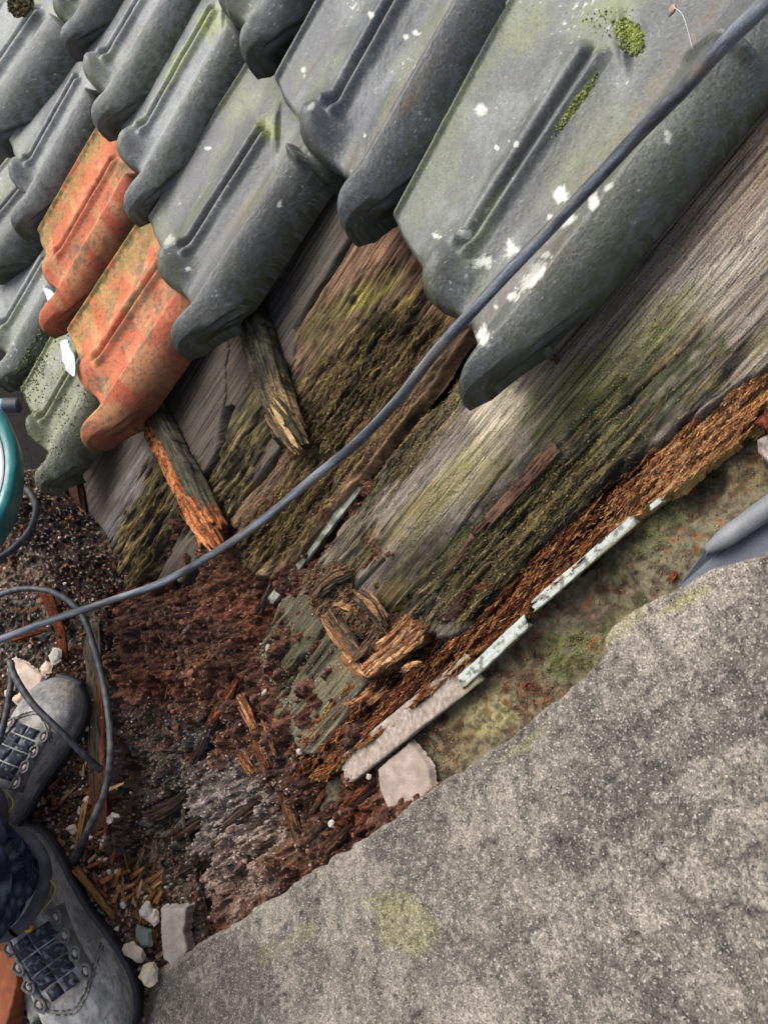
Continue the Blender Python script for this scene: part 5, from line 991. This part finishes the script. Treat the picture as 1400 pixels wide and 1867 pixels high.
    # padded collar with light lining
    def ringp(rx, ry, x0, z0, tl, n=28, s0=0, s1=2*math.pi): return [W(x0+rx*math.cos(t), ry*math.sin(t), z0+tl*rx*math.cos(t)+.012*math.cos(2*t)) for t in np.linspace(s0, s1, n)]
    tube('collar', ringp(.056, .044, -.018, .112, .05), .0125*sc, M_LEATHER, lambda V, L: mix(C(60, 60, 66)+0*V, C(96, 96, 100), fbm(V[:, 0]*90, V[:, 1]*90, 4, 8)), parent=bt, sides=16, seg=4, endcap=False)
    tube('collar_lining', ringp(.050, .038, -.018, .121, .05), .0085*sc, M_CLOTH, lambda V, L: mix(C(188, 198, 198)+0*V, C(140, 150, 154), fbm(V[:, 0]*200, V[:, 1]*200, 3, 9)), parent=bt, sides=14, seg=4, endcap=False)
    tube('stitching', [W(.045+.0*t, .050*math.sin(t), .106+.004*math.cos(3*t)) + X*sc*(-.025+.022*math.cos(t)) for t in np.linspace(.5, 2.4, 12)], .0009*sc, M_CLOTH, lambda V, L: C(190, 176, 90)+0*V, parent=bt, sides=6, seg=3)
    tube('stitching', [W(.045+.0*t, .050*math.sin(t), .106+.004*math.cos(3*t)) + X*sc*(-.025+.022*math.cos(t)) for t in np.linspace(-2.4, -.5, 12)], .0009*sc, M_CLOTH, lambda V, L: C(190, 176, 90)+0*V, parent=bt, sides=6, seg=3)
    return W, zs, bt
pe = empty('person', FLOOR.hit(20, 1560, 0), 'worker in dusty dark work boots and bunched dark blue trousers, only the feet in view', 'person')
o1, x1, y1, L1 = frame((-50, 1478), (92, 1300)); o2, x2, y2, L2 = frame((22, 1630), (172, 1846))
W1, z1, b1 = boot(pe, o1, x1, y1, .98, 501, 'upper boot pointing up and right, toe dusted brown')
W2, z2, b2 = boot(pe, o2, x2, y2, 1.12, 511, 'lower boot pointing down and right, with a round yellow badge on the tongue')
# yellow badge
tube('badge', [W2(.047, .006, z2(.047)+.004), W2(.047, .006, z2(.047)+.008)], .0055, M_PLASTIC, lambda V, L: C(214, 160, 40)+0*V, parent=b2, sides=18)
tube('badge_mark', [W2(.0475, .004, z2(.047)+.0096), W2(.045, .007, z2(.047)+.0096), W2(.049, .0075, z2(.047)+.0096), W2(.0475, .004, z2(.047)+.0096)], .0005, M_RUBBER, lambda V, L: C(60, 40, 20)+0*V, parent=b2, sides=6, seg=3)
def leg(Wf, lean, seed, r0=.047, r1=.080, sc=1.0):
    n, m = 150, 72; t = np.linspace(0, 1, n); a = np.linspace(0, 2*math.pi, m, endpoint=False); TT, AA = np.meshgrid(t, a, indexing='ij')
    z = .108+.50*TT; r = r0+(r1-r0)*ss(.02, .25, TT)
    fold = rid(TT*15+.8*np.sin(AA+1)+.5*np.sin(2*AA+seed), np.cos(AA)*.7+4, 2, seed); amp = .018*ss(.0, .06, TT)*(1-ss(.25, .6, TT)*.7)
    r = r+(fold-.4)*amp+(fbm(TT*60, np.cos(AA)*3+np.sin(AA)*2, 3, seed+3)-.5)*.003
    x = -.016+r*np.cos(AA)+lean[0]*TT; y = r*np.sin(AA)+lean[1]*TT
    V = Wf(x, y, z); idx = np.arange(n*m).reshape(n, m); nx = np.roll(idx, -1, 1); Q = np.stack([idx[:-1], nx[:-1], nx[1:], idx[1:]], -1).reshape(-1, 4)
    nn = fbm(TT*80, AA*5, 3, seed+5)[..., None]; c = mix(C(30, 36, 50)+0*V, C(56, 64, 82), ss(.4, .65, nn[..., 0])); c = mix(c, C(150, 156, 166), ss(.72, .78, vn(TT*420, AA*40, seed+6))*.35)
    build('trouser_leg', V.reshape(-1, 3), Q, M_CLOTH, c.reshape(-1, 3), parent=pe)
leg(W1, (-.10, .03), 21); leg(W2, (-.06, -.06), 25)
# ------------------------------------------------------------------ top left corner: moss clump and a ridge pipe
moss = in_poly_pts([(14, -4), (30, -14), (60, -10), (62, 12), (48, 30), (30, 32), (16, 20)], 900, 9)[0]
rg = np.random.default_rng(5); P = np.array([ROOF.hit(x, y, .03+rg.uniform(0, .03)) for x, y in moss]); n = len(P)
W = (IV0[None]*rg.uniform(.0012, .0035, (n, 1, 1))*rg.uniform(.5, 1, (n, 1, 3))+P[:, None]).reshape(-1, 3)
tag(build('moss_clump', W, (IF0[None]+(np.arange(n)*12)[:, None, None]).reshape(-1, 3), M_MOSS, np.repeat(np.array([C(96, 84, 66), C(128, 112, 88), C(60, 56, 42), C(84, 88, 52)])[rg.integers(0, 4, n)], 12, 0), smooth=False), 'brown moss clump on the tiles in the top left corner', 'moss')
# spider thread on largest tile
tag(tube('spider_thread', [R_(1226, 12, .055), R_(1245, 30, .055), R_(1262, 90, .05)], .0003, M_CLOTH, lambda V, L: C(230, 230, 230)+0*V, sides=5), 'fine white spider thread hanging from the cocoon', 'spider thread')
for o in ORG:
    if '_org' in o: del o['_org']
